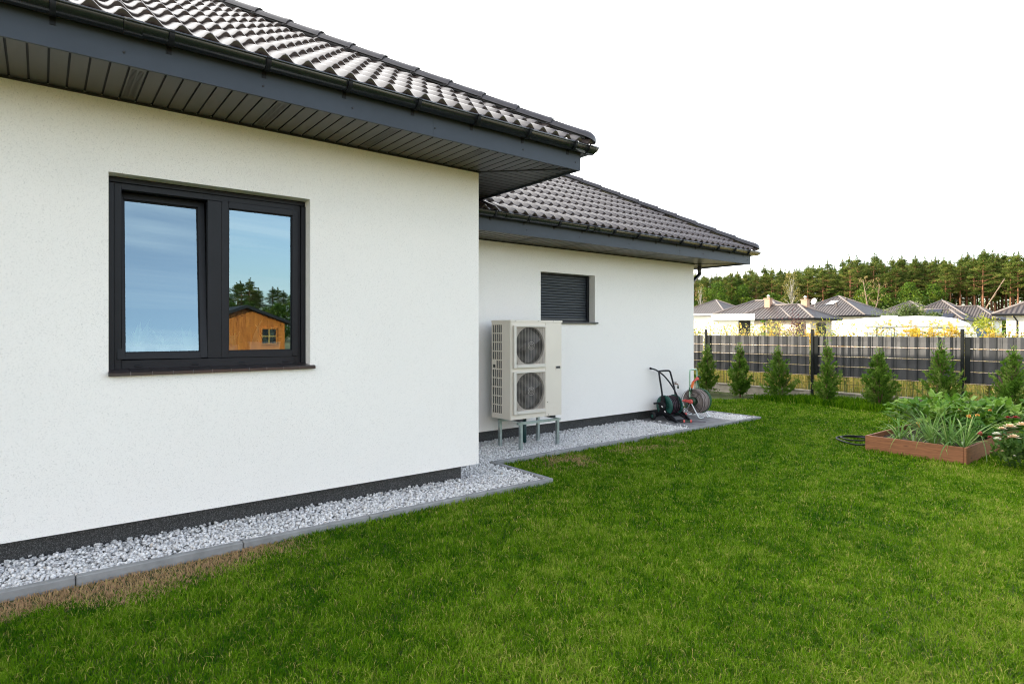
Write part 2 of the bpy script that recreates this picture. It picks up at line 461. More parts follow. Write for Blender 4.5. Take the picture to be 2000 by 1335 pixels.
F = {}
F['grass'] = foliage('grass_blades', (0.018, 0.080, 0.001), (0.138, 0.268, 0.006), (0.44, 0.38, 0.11), 0.15, 0.7, 0.04, (0.40, 0.25, 0.14))
F['thuja'] = foliage('thuja_sprays', (0.030, 0.088, 0.008), (0.135, 0.255, 0.028), (0.28, 0.32, 0.10), 0.3, 0.6, 0.1)
F['pine'] = foliage('pine_needles', (0.022, 0.050, 0.008), (0.100, 0.140, 0.022), (0.20, 0.21, 0.045), 0.32, 0.6, 0.12)
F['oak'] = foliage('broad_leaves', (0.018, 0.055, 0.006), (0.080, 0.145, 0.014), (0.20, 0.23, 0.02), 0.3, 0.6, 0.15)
F['birch'] = foliage('birch_leaves', (0.10, 0.11, 0.03), (0.22, 0.20, 0.05), (0.34, 0.27, 0.08), 0.35)
F['dry'] = foliage('dry_leaves', (0.20, 0.14, 0.05), (0.30, 0.22, 0.08), (0.38, 0.30, 0.12), 0.3)
F['weeds'] = foliage('meadow_plants', (0.14, 0.25, 0.03), (0.52, 0.42, 0.14), (0.68, 0.49, 0.11), 0.45)
F['goldenrod'] = foliage('goldenrod_bloom', (0.07, 0.12, 0.02), (0.55, 0.36, 0.02), (0.65, 0.42, 0.03), 0.35)
F['zucchini'] = foliage('squash_leaves', (0.040, 0.125, 0.010), (0.140, 0.270, 0.026), (0.32, 0.42, 0.12), 0.32, 0.55, 0.2)
F['leek'] = foliage('leek_leaves', (0.06, 0.16, 0.030), (0.17, 0.31, 0.06), (0.36, 0.44, 0.16), 0.28, 0.45, 0.25)
F['parsley'] = foliage('parsley_leaves', (0.035, 0.10, 0.015), (0.075, 0.19, 0.025), (0.13, 0.25, 0.04), 0.35)
F['dahlia'] = foliage('dahlia_leaves', (0.020, 0.055, 0.008), (0.06, 0.125, 0.018), (0.13, 0.19, 0.05), 0.25, 0.6, 0.15)
F['maroon'] = foliage('maroon_leaves', (0.045, 0.015, 0.020), (0.10, 0.035, 0.04), (0.17, 0.07, 0.05), 0.3)
F['lime'] = foliage('lime_leaves', (0.13, 0.19, 0.02), (0.30, 0.34, 0.03), (0.45, 0.42, 0.06), 0.35)
F['olive'] = foliage('olive_leaves', (0.04, 0.07, 0.016), (0.10, 0.14, 0.03), (0.19, 0.21, 0.07), 0.3)
F['houseplant'] = foliage('houseplant_leaves', (0.40, 0.58, 0.34), (0.6, 0.74, 0.5), (0.75, 0.82, 0.62), 0.3)
M['cream_petal'] = mat('cream_petals', (0.80, 0.62, 0.42), 0.6, 0.15, 30)
M['white_petal'] = mat('white_petals', (0.78, 0.76, 0.62), 0.6, 0.1, 30)
M['red_petal'] = mat('crimson_petals', (0.32, 0.008, 0.02), 0.6, 0.2, 30)
M['squash_flower'] = mat('squash_blossom', (0.72, 0.30, 0.05), 0.6, 0.2, 20)
M['petiole'] = mat('squash_stem', (0.20, 0.30, 0.10), 0.6, 0.2, 10)

def bark_mat(name, lo, hi, z0, z1, scale=3):
    m, nt, b, out = _new(name)
    v = _coord(nt)
    sx = nt.nodes.new('ShaderNodeSeparateXYZ'); nt.links.new(v, sx.inputs[0])
    mrn = nt.nodes.new('ShaderNodeMapRange'); mrn.inputs[1].default_value = z0; mrn.inputs[2].default_value = z1; nt.links.new(sx.outputs[2], mrn.inputs[0])
    c = _mix(nt, mrn.outputs[0], lo, hi)
    n = _noise(nt, _coord(nt, (6, 6, 1)), scale, 4)
    c = _mix(nt, _ramp(nt, n, [(0.3, 0.0), (0.7, 1.0)]), _mix(nt, 0.5, c, (0.03, 0.02, 0.015)), c)
    nt.links.new(c, b.inputs['Base Color']); b.inputs['Roughness'].default_value = 0.9
    _bump(nt, b, n, 0.5, 0.03)
    return m
M['pine_bark'] = bark_mat('pine_bark', (0.13, 0.075, 0.050), (0.34, 0.15, 0.07), 1, 9)
M['oak_bark'] = bark_mat('oak_bark', (0.08, 0.06, 0.045), (0.10, 0.08, 0.06), 0, 6)
M['birch_bark'] = bark_mat('birch_bark', (0.42, 0.40, 0.36), (0.55, 0.52, 0.47), 0, 6, 8)
M['dead_bark'] = bark_mat('pale_bark', (0.22, 0.16, 0.11), (0.30, 0.21, 0.14), 0, 6, 5)

def stone_mat():
    m, nt, b, out = _new('white_gravel_stone')
    at = nt.nodes.new('ShaderNodeAttribute'); at.attribute_name = 'tint'
    c = _ramp(nt, at.outputs['Fac'], [(0.0, (0.20, 0.19, 0.18)), (0.32, (0.56, 0.545, 0.53)), (0.85, (0.86, 0.84, 0.81)), (1.0, (0.58, 0.50, 0.42))])
    n = _noise(nt, _coord(nt), 90, 3)
    c = _mix(nt, _ramp(nt, n, [(0.35, 0.35), (0.6, 0.0)]), c, (0.25, 0.25, 0.26))
    nt.links.new(c, b.inputs['Base Color']); b.inputs['Roughness'].default_value = 0.85
    return m
M['stone'] = stone_mat()

# ------------------------------------------------------------------ leaf and blade generators
def unit(a): return a / np.maximum(np.linalg.norm(a, axis=-1, keepdims=True), 1e-9)

def cards(P, size, aspect, rng, tint, axis=None, axis_w=0.0):
    """one diamond-shaped leaf per point"""
    n = len(P); size = np.broadcast_to(size, (n,))
    u = unit(rng.normal(size=(n, 3)))
    if axis is not None: u = unit(u * (1 - axis_w) + unit(np.broadcast_to(axis, (n, 3))) * axis_w)
    w = unit(np.cross(u, rng.normal(size=(n, 3))))
    a = u * size[:, None] * 0.5; b = w * size[:, None] * 0.5 * aspect
    V = np.stack([P - a, P + b - a * 0.1, P + a, P - b - a * 0.1], axis=1).reshape(-1, 3)
    Fc = np.arange(n * 4).reshape(-1, 4)
    return V, Fc, np.repeat(tint, 4)

class Leaves:
    def __init__(s): s.V = []; s.F4 = []; s.F3 = []; s.T = []; s.n = 0
    def add(s, V, F4=None, T=None, F3=None):
        if F4 is not None: s.F4.append(F4 + s.n)
        if F3 is not None: s.F3.append(F3 + s.n)
        s.V.append(V); s.T.append(T); s.n += len(V)
    def clump(s, c, r, n, size, rng, flat=1.0, tint=None, aspect=0.5, axis=None, axis_w=0.0, shell=0.55):
        d = unit(rng.normal(size=(n, 3))) * (rng.uniform(shell ** 3, 1, size=(n, 1)) ** (1 / 3))
        P = np.asarray(c) + d * np.asarray(r if hasattr(r, '__len__') else (r, r, r * flat))
        t0 = rng.uniform(0.15, 0.75) if tint is None else tint
        t = np.clip(t0 + rng.normal(0, 0.13, n), 0, 1)
        V, Fc, T = cards(P, size * rng.uniform(0.6, 1.3, n), aspect, rng, t, axis, axis_w)
        s.add(V, Fc, T)
    def build(s, name, m, parent=None):
        polys = []
        if s.F4: polys.append(np.concatenate(s.F4))
        if s.F3: polys.append(np.concatenate(s.F3))
        return np_mesh(name, np.concatenate(s.V), polys, m, parent, np.concatenate(s.T))

def blades(P, h, w, lean, rng, tint, curve=0.6):
    """grass blades: base point, height, width, lean vector (n,2)"""
    n = len(P)
    az = rng.uniform(0, 2 * PI, n); sd = np.stack([np.cos(az), np.sin(az), np.zeros(n)], 1) * (w / 2)[:, None]
    ln = np.concatenate([lean, np.zeros((n, 1))], 1)
    mid = P + ln * (0.35 * h)[:, None]; mid[:, 2] += h * 0.58
    tip = P + ln * (h * (0.35 + curve))[:, None]; tip[:, 2] += h * np.clip(1 - 0.35 * np.linalg.norm(lean, axis=1), 0.45, 1)
    V = np.stack([P - sd, P + sd, mid + sd * 0.8, mid - sd * 0.8, tip], 1).reshape(-1, 3)
    b = np.arange(n)[:, None] * 5
    return V, b + np.array([[0, 1, 2, 3]]), b + np.array([[3, 2, 4]]), np.repeat(tint, 5)

def strap(P0, d, ln, w, droop, rng, k=7):
    """one arching strap leaf as a strip with a folded middle"""
    d = Vector(d).normalized(); side = d.cross(Vector((0, 0, 1)))
    side = side.normalized() if side.length > 1e-3 else Vector((1, 0, 0))
    p = Vector(P0); vs = []; cur = d.copy()
    for i in range(k + 1):
        t = i / k; ww = w * (1 - t ** 2.2) * (0.75 + 0.5 * min(t * 4, 1)) + 0.0008
        nrm = side.cross(cur).normalized()
        vs += [p - side * ww / 2, p - nrm * ww * 0.18, p + side * ww / 2]
        cur = (cur + Vector((0, 0, -1)) * droop * (0.3 + t)).normalized()
        p = p + cur * (ln / k)
    fs = []
    for i in range(k):
        a = i * 3
        fs += [(a, a + 1, a + 4, a + 3), (a + 1, a + 2, a + 5, a + 4)]
    return np.array([tuple(q) for q in vs]), np.array(fs)


# ------------------------------------------------------------------ ground
g = MB(); g.add([(-1500, -1500, -0.06), (1500, -1500, -0.06), (1500, 1500, -0.06), (-1500, 1500, -0.06)], [(0, 1, 2, 3)])
tag(g.build('ground', M['far_ground']), kind='structure')
g = MB()
nx, ny = 60, 60
vs = []; rg = np.random.RandomState(3)
for i in range(nx + 1):
    for j in range(ny + 1):
        x = -10.5 + 24 * i / nx; y = -9 + 23.85 * j / ny
        vs.append((x, y, 0.014 + 0.005 * math.sin(x * 1.3 + y * 0.7) + rg.uniform(-0.003, 0.003)))
fs = [(i * (ny + 1) + j, (i + 1) * (ny + 1) + j, (i + 1) * (ny + 1) + j + 1, i * (ny + 1) + j + 1) for i in range(nx) for j in range(ny)]
g.add(vs, fs)
tag(g.build('lawn', M['thatch']), kind='structure')

# ------------------------------------------------------------------ the house
house = empty('house', (-9.0, 2.0, 0), 0, 'white rendered bungalow with dark tiled hip roofs, anthracite gutters and window', 'house')
HO = Vector((9.0, -2.0, 0))
def hb(mb, name, mats, parent=None, **k):
    o = mb.build(name, mats, parent or house, **k)
    if parent is None: o.location = HO
    return o
WX1, WY1, WZ1 = -5.35, 3.76, 3.44        # front block: wall plane, corner, soffit height
WX2, WY2, WZ2 = -7.00, 10.09, 3.02       # lower wing
XB = -15.4
# front block walls; opening for the big window, plinth recessed under them
w = MB()
w.grid_panel((WX1, 0, 0), (0, 1, 0), (0, 0, 1), (1, 0, 0), [-7.0, 0.395, 1.906, WY1], [0.25, 1.385, 2.886, WZ1 + 0.1], [(1, 1)], 0.22)
w.add([(WX1, WY1, .25), (XB, WY1, .25), (XB, WY1, WZ1 + .1), (WX1, WY1, WZ1 + .1)], [(0, 1, 2, 3)])
w.add([(WX1, -7, .25), (XB, -7, .25), (XB, -7, WZ1 + .1), (WX1, -7, WZ1 + .1)], [(3, 2, 1, 0)])
w.add([(XB, WY1, 0), (XB, -7, 0), (XB, -7, WZ1 + .1), (XB, WY1, WZ1 + .1)], [(0, 1, 2, 3)])
w.add([(WX1, -7, .25), (WX1, WY1, .25), (XB, WY1, .25), (XB, -7, .25)], [(3, 2, 1, 0)])
hb(w, 'wall', M['stucco'])
# wing walls, opening for the shuttered window
w = MB()
w.grid_panel((WX2, 0, 0), (0, 1, 0), (0, 0, 1), (1, 0, 0), [WY1 + .002, 6.097, 7.305, WY2], [0.25, 1.845, 2.625, WZ2 + 0.1], [(1, 1)], 0.20)
w.add([(WX2, WY2, .25), (XB, WY2, .25), (XB, WY2, WZ2 + .1), (WX2, WY2, WZ2 + .1)], [(0, 1, 2, 3)])
w.add([(XB, WY2, 0), (XB, WY1, 0), (XB, WY1, WZ2 + .1), (XB, WY2, WZ2 + .1)], [(0, 1, 2, 3)])
w.add([(WX2, WY1, .25), (WX2, WY2, .25), (XB, WY2, .25), (XB, WY1, .25)], [(3, 2, 1, 0)])
hb(w, 'wall', M['stucco'])
p = MB()
p.box(XB + .1, WX1 - .17, -6.9, WY1 - .12, -0.3, 0.249)
hb(p, 'plinth', M['plinth'])
p = MB(); p.box(XB + .1, WX2 - .15, WY1 - .119, WY2 - .12, -0.3, 0.248)
hb(p, 'plinth', M['plinth'])

# the room seen faintly behind the glass
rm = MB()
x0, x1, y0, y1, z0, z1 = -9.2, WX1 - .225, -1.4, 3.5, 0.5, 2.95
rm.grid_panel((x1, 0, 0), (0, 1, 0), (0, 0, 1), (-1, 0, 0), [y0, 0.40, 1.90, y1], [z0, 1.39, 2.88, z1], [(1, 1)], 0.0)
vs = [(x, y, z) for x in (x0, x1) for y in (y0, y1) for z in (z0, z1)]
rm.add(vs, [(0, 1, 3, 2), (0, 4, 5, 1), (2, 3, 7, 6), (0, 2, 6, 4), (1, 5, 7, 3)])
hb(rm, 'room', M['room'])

# soffits with grooved panels, running round both blocks
def soffit(xw, yw, z, ov, y_start, name):
    sb = MB(); pitch = 0.105; gw = 0.013
    xf, yf = xw + ov, yw + ov
    vents = []
    k = 0; y = y_start
    while y < yf - 0.02:
        y1_ = min(y + pitch - gw, yf)
        def xin(yy): return xw - 0.03 if yy <= yw else xw + (yy - yw)
        a, b = xin(y), xin(y1_)
        sb.add([(a, y, z), (xf, y, z), (xf, y1_, z), (b, y1_, z)], [(0, 3, 2, 1)])
        sb.add([(a, y1_, z), (xf, y1_, z), (xf, y1_, z + .012), (b, y1_, z + .012)], [(0, 3, 2, 1)], 1)
        y2 = min(y + pitch, yf); c = xin(y2)
        sb.add([(b, y1_, z + .012), (xf, y1_, z + .012), (xf, y2, z + .012), (c, y2, z + .012)], [(0, 3, 2, 1)], 1)
        sb.add([(c, y2, z), (xf, y2, z), (xf, y2, z + .012), (c, y2, z + .012)], [(0, 1, 2, 3)], 1)
        if k % 9 == 6 and y1_ < yw: vents.append((y, y1_))
        y += pitch; k += 1
    x = xf
    while x > XB - 0.5:
        x1_ = x - pitch + gw
        def yin(xx): return yw - 0.03 if xx <= xw else yw + (xx - xw)
        a, b = yin(x), yin(x1_)
        sb.add([(x, a, z), (x, yf, z), (x1_, yf, z), (x1_, b, z)], [(0, 1, 2, 3)])
        x2 = x - pitch; c = yin(x2)
        sb.add([(x1_, b, z + .012), (x1_, yf, z + .012), (x2, yf, z + .012), (x2, c, z + .012)], [(0, 1, 2, 3)], 1)
        sb.add([(x2, c, z), (x2, yf, z), (x2, yf, z + .012), (x2, c, z + .012)], [(0, 1, 2, 3)], 1)
        x -= pitch
    # mitre trim and the J-trim along the wall
    sb.bar((xw + .01, yw + .01, z - .002), (xf - .01, yf - .01, z - .002), 0.035, 0.008, 1)
    sb.box(xw, xw + .018, y_start, yw + .018, z - .014, z - .001, 1)
    o = hb(sb, name, [M['soffit'], M['groove']])
    for (a, b) in vents:
        vb = MB(); n_ = 26
        for q in range(n_):
            xx = xw + .10 + (ov - .20) * q / n_
            for (f0, f1) in ((0.12, 0.45), (0.55, 0.88)):
                vb.box(xx, xx + .0035, a + (b - a) * f0, a + (b - a) * f1, z - .0014, z - .0003)
        vb.build('soffit_vent', M['vent'], o)
soffit(WX1, WY1, WZ1, 0.78, -3.0, 'soffit')
soffit(WX2, WY2, WZ2, 0.745, WY1 + .1, 'soffit')

# fascia boards
def fascia(xf, yf, z, y_start, h, joints, screws):
    f_ = MB()
    js = [y_start] + joints + [yf]
    for a, b in zip(js[:-1], js[1:]): f_.box(xf - .022, xf, a + .001, b - .001, z - .022, z + h)
    f_.box(XB - .5, xf - .0225, yf - .022, yf, z - .022, z + h)
    for y in screws: f_.lathe([(0.0085, 0), (0.0085, 0.004), (0.004, 0.006), (0, 0.006)], (xf, y, z + .055), (1, 0, 0), 8, 1, False)
    hb(f_, 'fascia', [M['fascia'], M['black_rubber']], bevel=0)
fascia(WX1 + .78, WY1 + .79, WZ1, -3, 0.17, [2.72], [.42, 1.28, 1.97, 2.74, 3.75, 4.47])
fascia(WX2 + .745, WY2 + .79, WZ2, WY1 - .3, 0.17, [8.6], [5.2, 6.2, 7.3, 8.62, 9.3, 10.3, 10.78])

# half-round gutters, mitred round the corner, with brackets and unions
def gutter(xf, yf, zr, y_start, brackets, unions):
    Rg = 0.066; c0 = 0.070
    gm = MB(); n = 14
    def ring(rad, half=True):
        return [(-rad * math.cos(PI * j / n), -rad * math.sin(PI * j / n)) for j in range(n + 1)]
    def sweep(rad, y0, yc, xc_back, mi=0, inner=False):
        prof = ring(rad); vs = []
        for (d, h) in prof: vs.append((xf + c0 + d, y0, zr + h))
        for (d, h) in prof: vs.append((xf + c0 + d, yc + c0 + d, zr + h))
        for (d, h) in prof: vs.append((xc_back, yc + c0 + d, zr + h))
        fs = []
        for s_ in range(2):
            for j in range(n):
                q = (s_ * (n + 1) + j, s_ * (n + 1) + j + 1, (s_ + 1) * (n + 1) + j + 1, (s_ + 1) * (n + 1) + j)
                fs.append(q[::-1] if inner else q)
        gm.add(vs, fs, mi, True)
    sweep(Rg, y_start, yf, XB - .5)
    sweep(Rg - .004, y_start, yf, XB - .5, inner=True)
    # rolled bead along the outer rim
    rim = xf + c0 + Rg
    gm.tube([(rim, y_start, zr), (rim, yf + c0 + Rg, zr), (XB - .5, yf + c0 + Rg, zr)], 0.010, 8)
    gm.tube([(xf + c0 - Rg, y_start, zr), (xf + c0 - Rg, yf + c0 - Rg, zr)], 0.005, 6)
    go = hb(gm, 'gutter', M['gutter'])
    def band(y, wd, rad, m_, bead):
        bm_ = MB(); vs = []
        for yy in (y - wd / 2, y + wd / 2):
            for j in range(n + 1):
                a = PI * j / n
                vs.append((xf + c0 - rad * math.cos(a), yy, zr - rad * math.sin(a)))
        k = n + 1
        fs = [(j, j + 1, k + j + 1, k + j) for j in range(n)]
        bm_.add(vs, fs, 0, True)
        # side faces give the band its thickness
        for yy, rev in ((y - wd / 2, 0), (y + wd / 2, 1)):
            vs = []
            for j in range(n + 1):
                a = PI * j / n
                for rr in (rad, Rg): vs.append((xf + c0 - rr * math.cos(a), yy, zr - rr * math.sin(a)))
            bm_.add(vs, [((2 * j, 2 * j + 1, 2 * j + 3, 2 * j + 2) if rev else (2 * j + 2, 2 * j + 3, 2 * j + 1, 2 * j)) for j in range(n)])
        if bead: bm_.tube([(rim, y - wd / 2, zr), (rim, y + wd / 2, zr)], 0.0125, 8)
        return bm_
    for y in brackets:
        bmq = band(y, 0.030, Rg + .006, 'anthracite', True)
        bmq.box(xf + .001, xf + .006, y - .015, y + .015, zr - .10, zr - .005)
        bmq.build('bracket', M['anthracite'], go)
    for y in unions:
        band(y, 0.10, Rg + .003, 'gutter', True).build('union', M['gutter'], go)
        for e in (-.045, .045): band(y + e, 0.012, Rg + .0055, 'gutter', False).build('union_rib', M['gutter'], go)
gutter(WX1 + .78, WY1 + .79, 3.655, -3.0, [-1.17, -.555, .055, .674, 1.286, 1.90, 2.515, 3.128, 3.737, 4.355], [0.46, 4.60])
gutter(WX2 + .745, WY2 + .79, 3.232, WY1 - .25, [4.01, 4.58, 5.14, 5.70, 6.26, 6.84, 7.40, 7.97, 8.52, 9.07, 9.61, 10.14, 10.62], [4.80, 6.45])

# tiled slopes: wavy interlocking tiles laid in stepped courses
WAVE = 0.167; COURSE = 0.345
def wave_h(u):
    p_ = (u / WAVE) % 1.0
    # broad flat pan, round roll with a steeper far flank
    q = np.where(p_ < 0.38, p_ / 0.38 * 0.5, 0.5 + (p_ - 0.38) / 0.62 * 0.5)
    b_ = 0.5 - 0.5 * np.cos(2 * PI * q)
    return 0.036 * b_ ** 1.35
def tiled_slope(xe, yc, ze, tanp, y_min, n_courses, hip_in, nsub=10):
    cp = 1 / math.sqrt(1 + tanp * tanp); sp_ = tanp * cp
    U = np.arange(y_min, yc + 1e-6, WAVE / nsub); nu = len(U)
    hw = wave_h(U)
    V = []; Fq = []; base = 0
    for c in range(n_courses):
        s0 = c * COURSE
        rows = [(s0 + 0.006, -0.006, 1.0), (s0, 0.006, 1.08), (s0, 0.020, 1.42), (s0 + .010, 0.025, 1.46), (s0 + COURSE * .55, 0.015, 1.22), (s0 + COURSE + 0.01, 0.004, 1.0)]
        for (s_, lift, a) in rows:
            lim = yc - s_ * cp - 0.02
            uu = np.minimum(U, lim)
            h = wave_h(uu) * a + lift
            x = xe - s_ * cp + h * sp_; z = ze + s_ * sp_ + h * cp
            V.append(np.stack([x, uu, z], 1))
        for r_ in range(len(rows) - 1):
            a = base + r_ * nu + np.arange(nu - 1)
            lim = yc - rows[r_][0] * cp
            a = a[U[:-1] < lim]
            Fq.append(np.stack([a, a + 1, a + nu + 1, a + nu], 1))
        base += len(rows) * nu
    o = np_mesh('roof', np.concatenate(V), [np.concatenate(Fq)], M['tile'], house, smooth=False)
    me = o.data
    sm = np.ones(len(me.polygons), dtype=bool); me.polygons.foreach_set('use_smooth', sm)
    me.set_sharp_from_angle(angle=R(40))
    o.location = HO
    return o
def hip_roof_rest(xe, ye, ze, tanp, xb, yb, with_back=True):
    """the slopes that face away, and the underside deck"""
    half = (xe - xb) / 2; zr = ze + half * tanp
    A = (xe - half, ye - half, zr); B = (xe - half, yb + half, zr)
    d = 0.012
    m_ = MB()
    m_.add([(xe, ye, ze), (xb, ye, ze), A], [(0, 1, 2)])
    m_.add([(xb, ye, ze), (xb, yb, ze), B, A], [(0, 1, 2, 3)])
    m_.add([(xb, yb, ze), (xe, yb, ze), B], [(0, 1, 2)])
    m_.add([(xe, yb, ze - .01), (xe, ye, ze - .01), (A[0], A[1], A[2] - .01), (B[0], B[1], B[2] - .01)], [(0, 1, 2, 3)])
    hb(m_, 'roof_deck', M['tile'])
    return A, B
def hip_caps(P0, A, name='hip_caps', seg=0.40, r0=0.105, lift=0.035, end=True):
    P0, A = Vector(P0), Vector(A); d = (A - P0); ln = d.length; d.normalize()
    side = d.cross(Vector((0, 0, 1))).normalized(); up = side.cross(d)
    cb = MB(); k = int(ln / seg); n = 12
    for i in range(k):
        a = P0 + d * (i * seg) + up * lift; b = P0 + d * ((i + 1) * seg + .05) + up * (lift - .012)
        rr = [(a - d * 0, r0 * 1.0), (a + d * .045, r0 * 1.0), (a + d * .046, r0 * 0.955), (b, r0 * .90)]
        vs = []
        rr = [(a, r0 * .90)] + rr
        for (c, rad) in rr:
            for j in range(n + 1):
                t = PI * j / n
                vs.append(c + side * rad * math.cos(t) * 1.05 + up * (rad * math.sin(t) * 0.85 - .02))
        fs = []
        for q in range(len(rr) - 1):
            for j in range(n): fs.append((q * (n + 1) + j, q * (n + 1) + j + 1, (q + 1) * (n + 1) + j + 1, (q + 1) * (n + 1) + j))
        cb.add(vs, fs, 0, True)
    if end:   # rounded closing cap at the eave
        vs = []; c = P0 + up * lift
        m_ = 6
        for q in range(m_ + 1):
            ph = PI / 2 * q / m_
            for j in range(n + 1):
                t = PI * j / n
                rad = r0 * math.cos(ph)
                vs.append(c - d * (r0 * 1.15 * math.sin(ph)) + side * rad * math.cos(t) * 1.05 + up * (rad * math.sin(t) * 0.85 - .02))
        cb.add(vs, [(q * (n + 1) + j + 1, q * (n + 1) + j, (q + 1) * (n + 1) + j, (q + 1) * (n + 1) + j + 1) for q in range(m_) for j in range(n)], 0, True)
    # black bar standing in for the dark gap beneath the caps
    cb.bar(P0 + up * .03, A + up * .03, 0.15, 0.07, 1, up=tuple(up))
    o = hb(cb, name, [M['ridge'], M['black_rubber']])
    o.data.set_sharp_from_angle(angle=R(50))
T1 = 0.590
tiled_slope(-4.475, 4.625, 3.655, T1, -7.2, 17, None)
A1, B1 = hip_roof_rest(-4.475, 4.625, 3.65, T1, XB - .6, -7.8)
hip_caps((-4.53, 4.57, 3.735), (A1[0], A1[1], A1[2] + .05))
hip_caps(A1, B1, 'ridge_caps', end=False)
T2 = 0.578
tiled_slope(-6.165, 10.965, 3.235, T2, WY1 - .2, 14, None)
A2, B2 = hip_roof_rest(-6.165, 10.965, 3.23, T2, XB - .6, WY1 - 9)
hip_caps((-6.22, 10.91, 3.315), (A2[0], A2[1], A2[2] + .05))

# downpipe at the far end of the wing
dp = MB()
dp.tube(smooth_path([(-7.15, 10.50, 3.06), (-7.15, 10.50, 2.90), (-7.15, 10.49, 2.84), (-7.15, 10.22, 2.66), (-7.15, 10.17, 2.60), (-7.15, 10.17, 0.1)], 5), 0.040, 12)
for z in (2.30, 1.2): dp.lathe([(0.047, -.02), (0.047, .02)], (-7.15, 10.17, z), (0, 0, 1), 12)
dp.lathe([(0.046, -.03), (0.046, .03)], (-7.15, 10.50, 2.96), (0, 0, 1), 12)
hb(dp, 'downpipe', M['gutter'])

# ------------------------------------------------------------------ the two-light window
def framebox(mb, y0, y1, z0, z1, wl, wr, wb, wt, x0, x1, mi=0):
    mb.box(x0, x1, y0, y0 + wl, z0, z1, mi); mb.box(x0, x1, y1 - wr, y1, z0, z1, mi)
    mb.box(x0, x1, y0 + wl, y1 - wr, z0, z0 + wb, mi); mb.box(x0, x1, y0 + wl, y1 - wr, z1 - wt, z1, mi)
FX = -5.492
win = MB()
# outer frame with central mullion
framebox(win, .440, 1.866, 1.405, 2.842, .048, .048, .068, .048, FX - .07, FX)
win.box(FX - .07, FX + .002, 1.093, 1.205, 1.473, 2.794)
# shutter guides and box lintel
win.box(FX - .06, FX + .030, .397, .4395, 1.395, 2.835); win.box(FX - .06, FX + .030, 1.8665, 1.904, 1.395, 2.835)
win.box(FX - .06, FX + .012, .397, 1.904, 2.8425, 2.884)
# drain covers
for y in (.60, 1.00, 1.36, 1.73): win.box(FX, FX + .007, y - .026, y + .026, 1.418, 1.434)
window = hb(win, 'window', M['anthracite'], bevel=0.004)
window['label'] = 'two-light anthracite window with its left sash tilted open'
def sash(y0, y1, z0, z1, fw, tilt, name_glass):
    sb = MB()
    framebox(sb, y0, y1, 0, z1 - z0, fw, fw, fw, fw, -.045, .012)
    framebox(sb, y0 + fw - .004, y1 - fw + .004, fw - .004, z1 - z0 - fw + .004, .012, .012, .012, .012, -.030, -.006)
    s_ = sb.build('sash', M['anthracite'], window, bevel=0.003)
    s_.location = (FX - .004, 0, z0); s_.rotation_euler = (0, -tilt, 0)
    gm = MB()
    a, b, c, d = y0 + fw, y1 - fw, fw, z1 - z0 - fw
    gm.add([(-.016, a, c), (-.016, b, c), (-.016, b, d), (-.016, a, d)], [(0, 1, 2, 3)])
    gl = gm.build('pane', M['glass'], window)
    gl.location = s_.location; gl.rotation_euler = s_.rotation_euler
    return s_
sash(.458, 1.093, 1.478, 2.800, .052, R(5.5), 0)
sash(1.200, 1.846, 1.474, 2.798, .054, 0, 0)
si = MB()
n_t = 11
for i in range(n_t):
    a = .392 + i * (1.945 - .392) / n_t; b = a + (1.945 - .392) / n_t - .004
    si.add([(FX - .01, a, 1.410), (FX - .01, b, 1.410), (-5.322, b, 1.392), (-5.322, a, 1.392),
            (-5.312, a, 1.384), (-5.312, b, 1.384), (-5.312, b, 1.362), (-5.312, a, 1.362), (FX, a, 1.362), (FX, b, 1.362)],
           [(0, 3, 2, 1), (3, 4, 5, 2), (4, 7, 6, 5), (7, 8, 9, 6), (0, 8, 7, 4, 3), (1, 2, 5, 6, 9)])
gr = MB(); gr.box(FX - .005, -5.318, .393, 1.940, 1.364, 1.3885)
si.add(gr.v, gr.f, 1)
si.build('sill', [mat('glazed_sill_tile', (0.030, 0.024, 0.024), 0.28, 0.15, 6), mat('pale_grout', (0.35, 0.31, 0.29), 0.9, 0.1)], window)
isl = MB(); isl.box(-5.86, FX - .075, .40, 1.90, 1.415, 1.440)
isl.build('inner_sill', M['inner_sill'], window)

# potted plants on the inner sill, dim behind the glass
rng = np.random.RandomState(11)
def pot(y, r_, h, label, leafy, x=-5.72, trough=0):
    t = empty('potted_plant', (x, y, 1.4405), 0, label, 'plant', 'potted plants behind the window')
    pm = MB()
    if trough:
        vs = []
        for (e, z) in ((0, 0), (.018, h)):
            for (sx_, sy_) in ((-1, -1), (1, -1), (1, 1), (-1, 1)): vs.append((sx_ * (.055 + e), sy_ * (trough / 2 + e), z))
        pm.add(vs, [(0, 1, 5, 4), (1, 2, 6, 5), (2, 3, 7, 6), (3, 0, 4, 7), (3, 2, 1, 0)]); pm.add([(p_[0] * .95, p_[1] * .97, h - .01) for p_ in vs[4:]], [(0, 1, 2, 3)])
        pm.build('pot', M['white_plastic'], t, bevel=.004)
    else:
        pm.lathe([(0, 0), (r_ * .75, 0), (r_, h), (r_ * .93, h), (r_ * .9, h - .012), (0, h - .012)], n=16); pm.build('pot', M['white_plastic'], t)
    lv = Leaves()
    for _ in range(leafy):
        az = rng.uniform(0, 2 * PI); el = rng.uniform(.35, 1.2)
        V, Fq = strap((0, rng.uniform(-.4, .4) * (trough or r_), h - .01), (-abs(math.cos(az)) * math.cos(el) * .8 + .10, math.sin(az) * math.cos(el), math.sin(el)), rng.uniform(.10, .28), rng.uniform(.02, .045), rng.uniform(.02, .14), rng)
        lv.add(V, Fq, np.full(len(V), rng.uniform(0.3, 1)))
    lv.build('leaves', F['houseplant'], t)
pot(.62, .06, .13, 'white pot of strap-leaved plant behind the left edge of the tilted pane', 22)
pot(.80, .055, .12, 'tall-leaved houseplant behind the middle of the tilted left pane', 18)
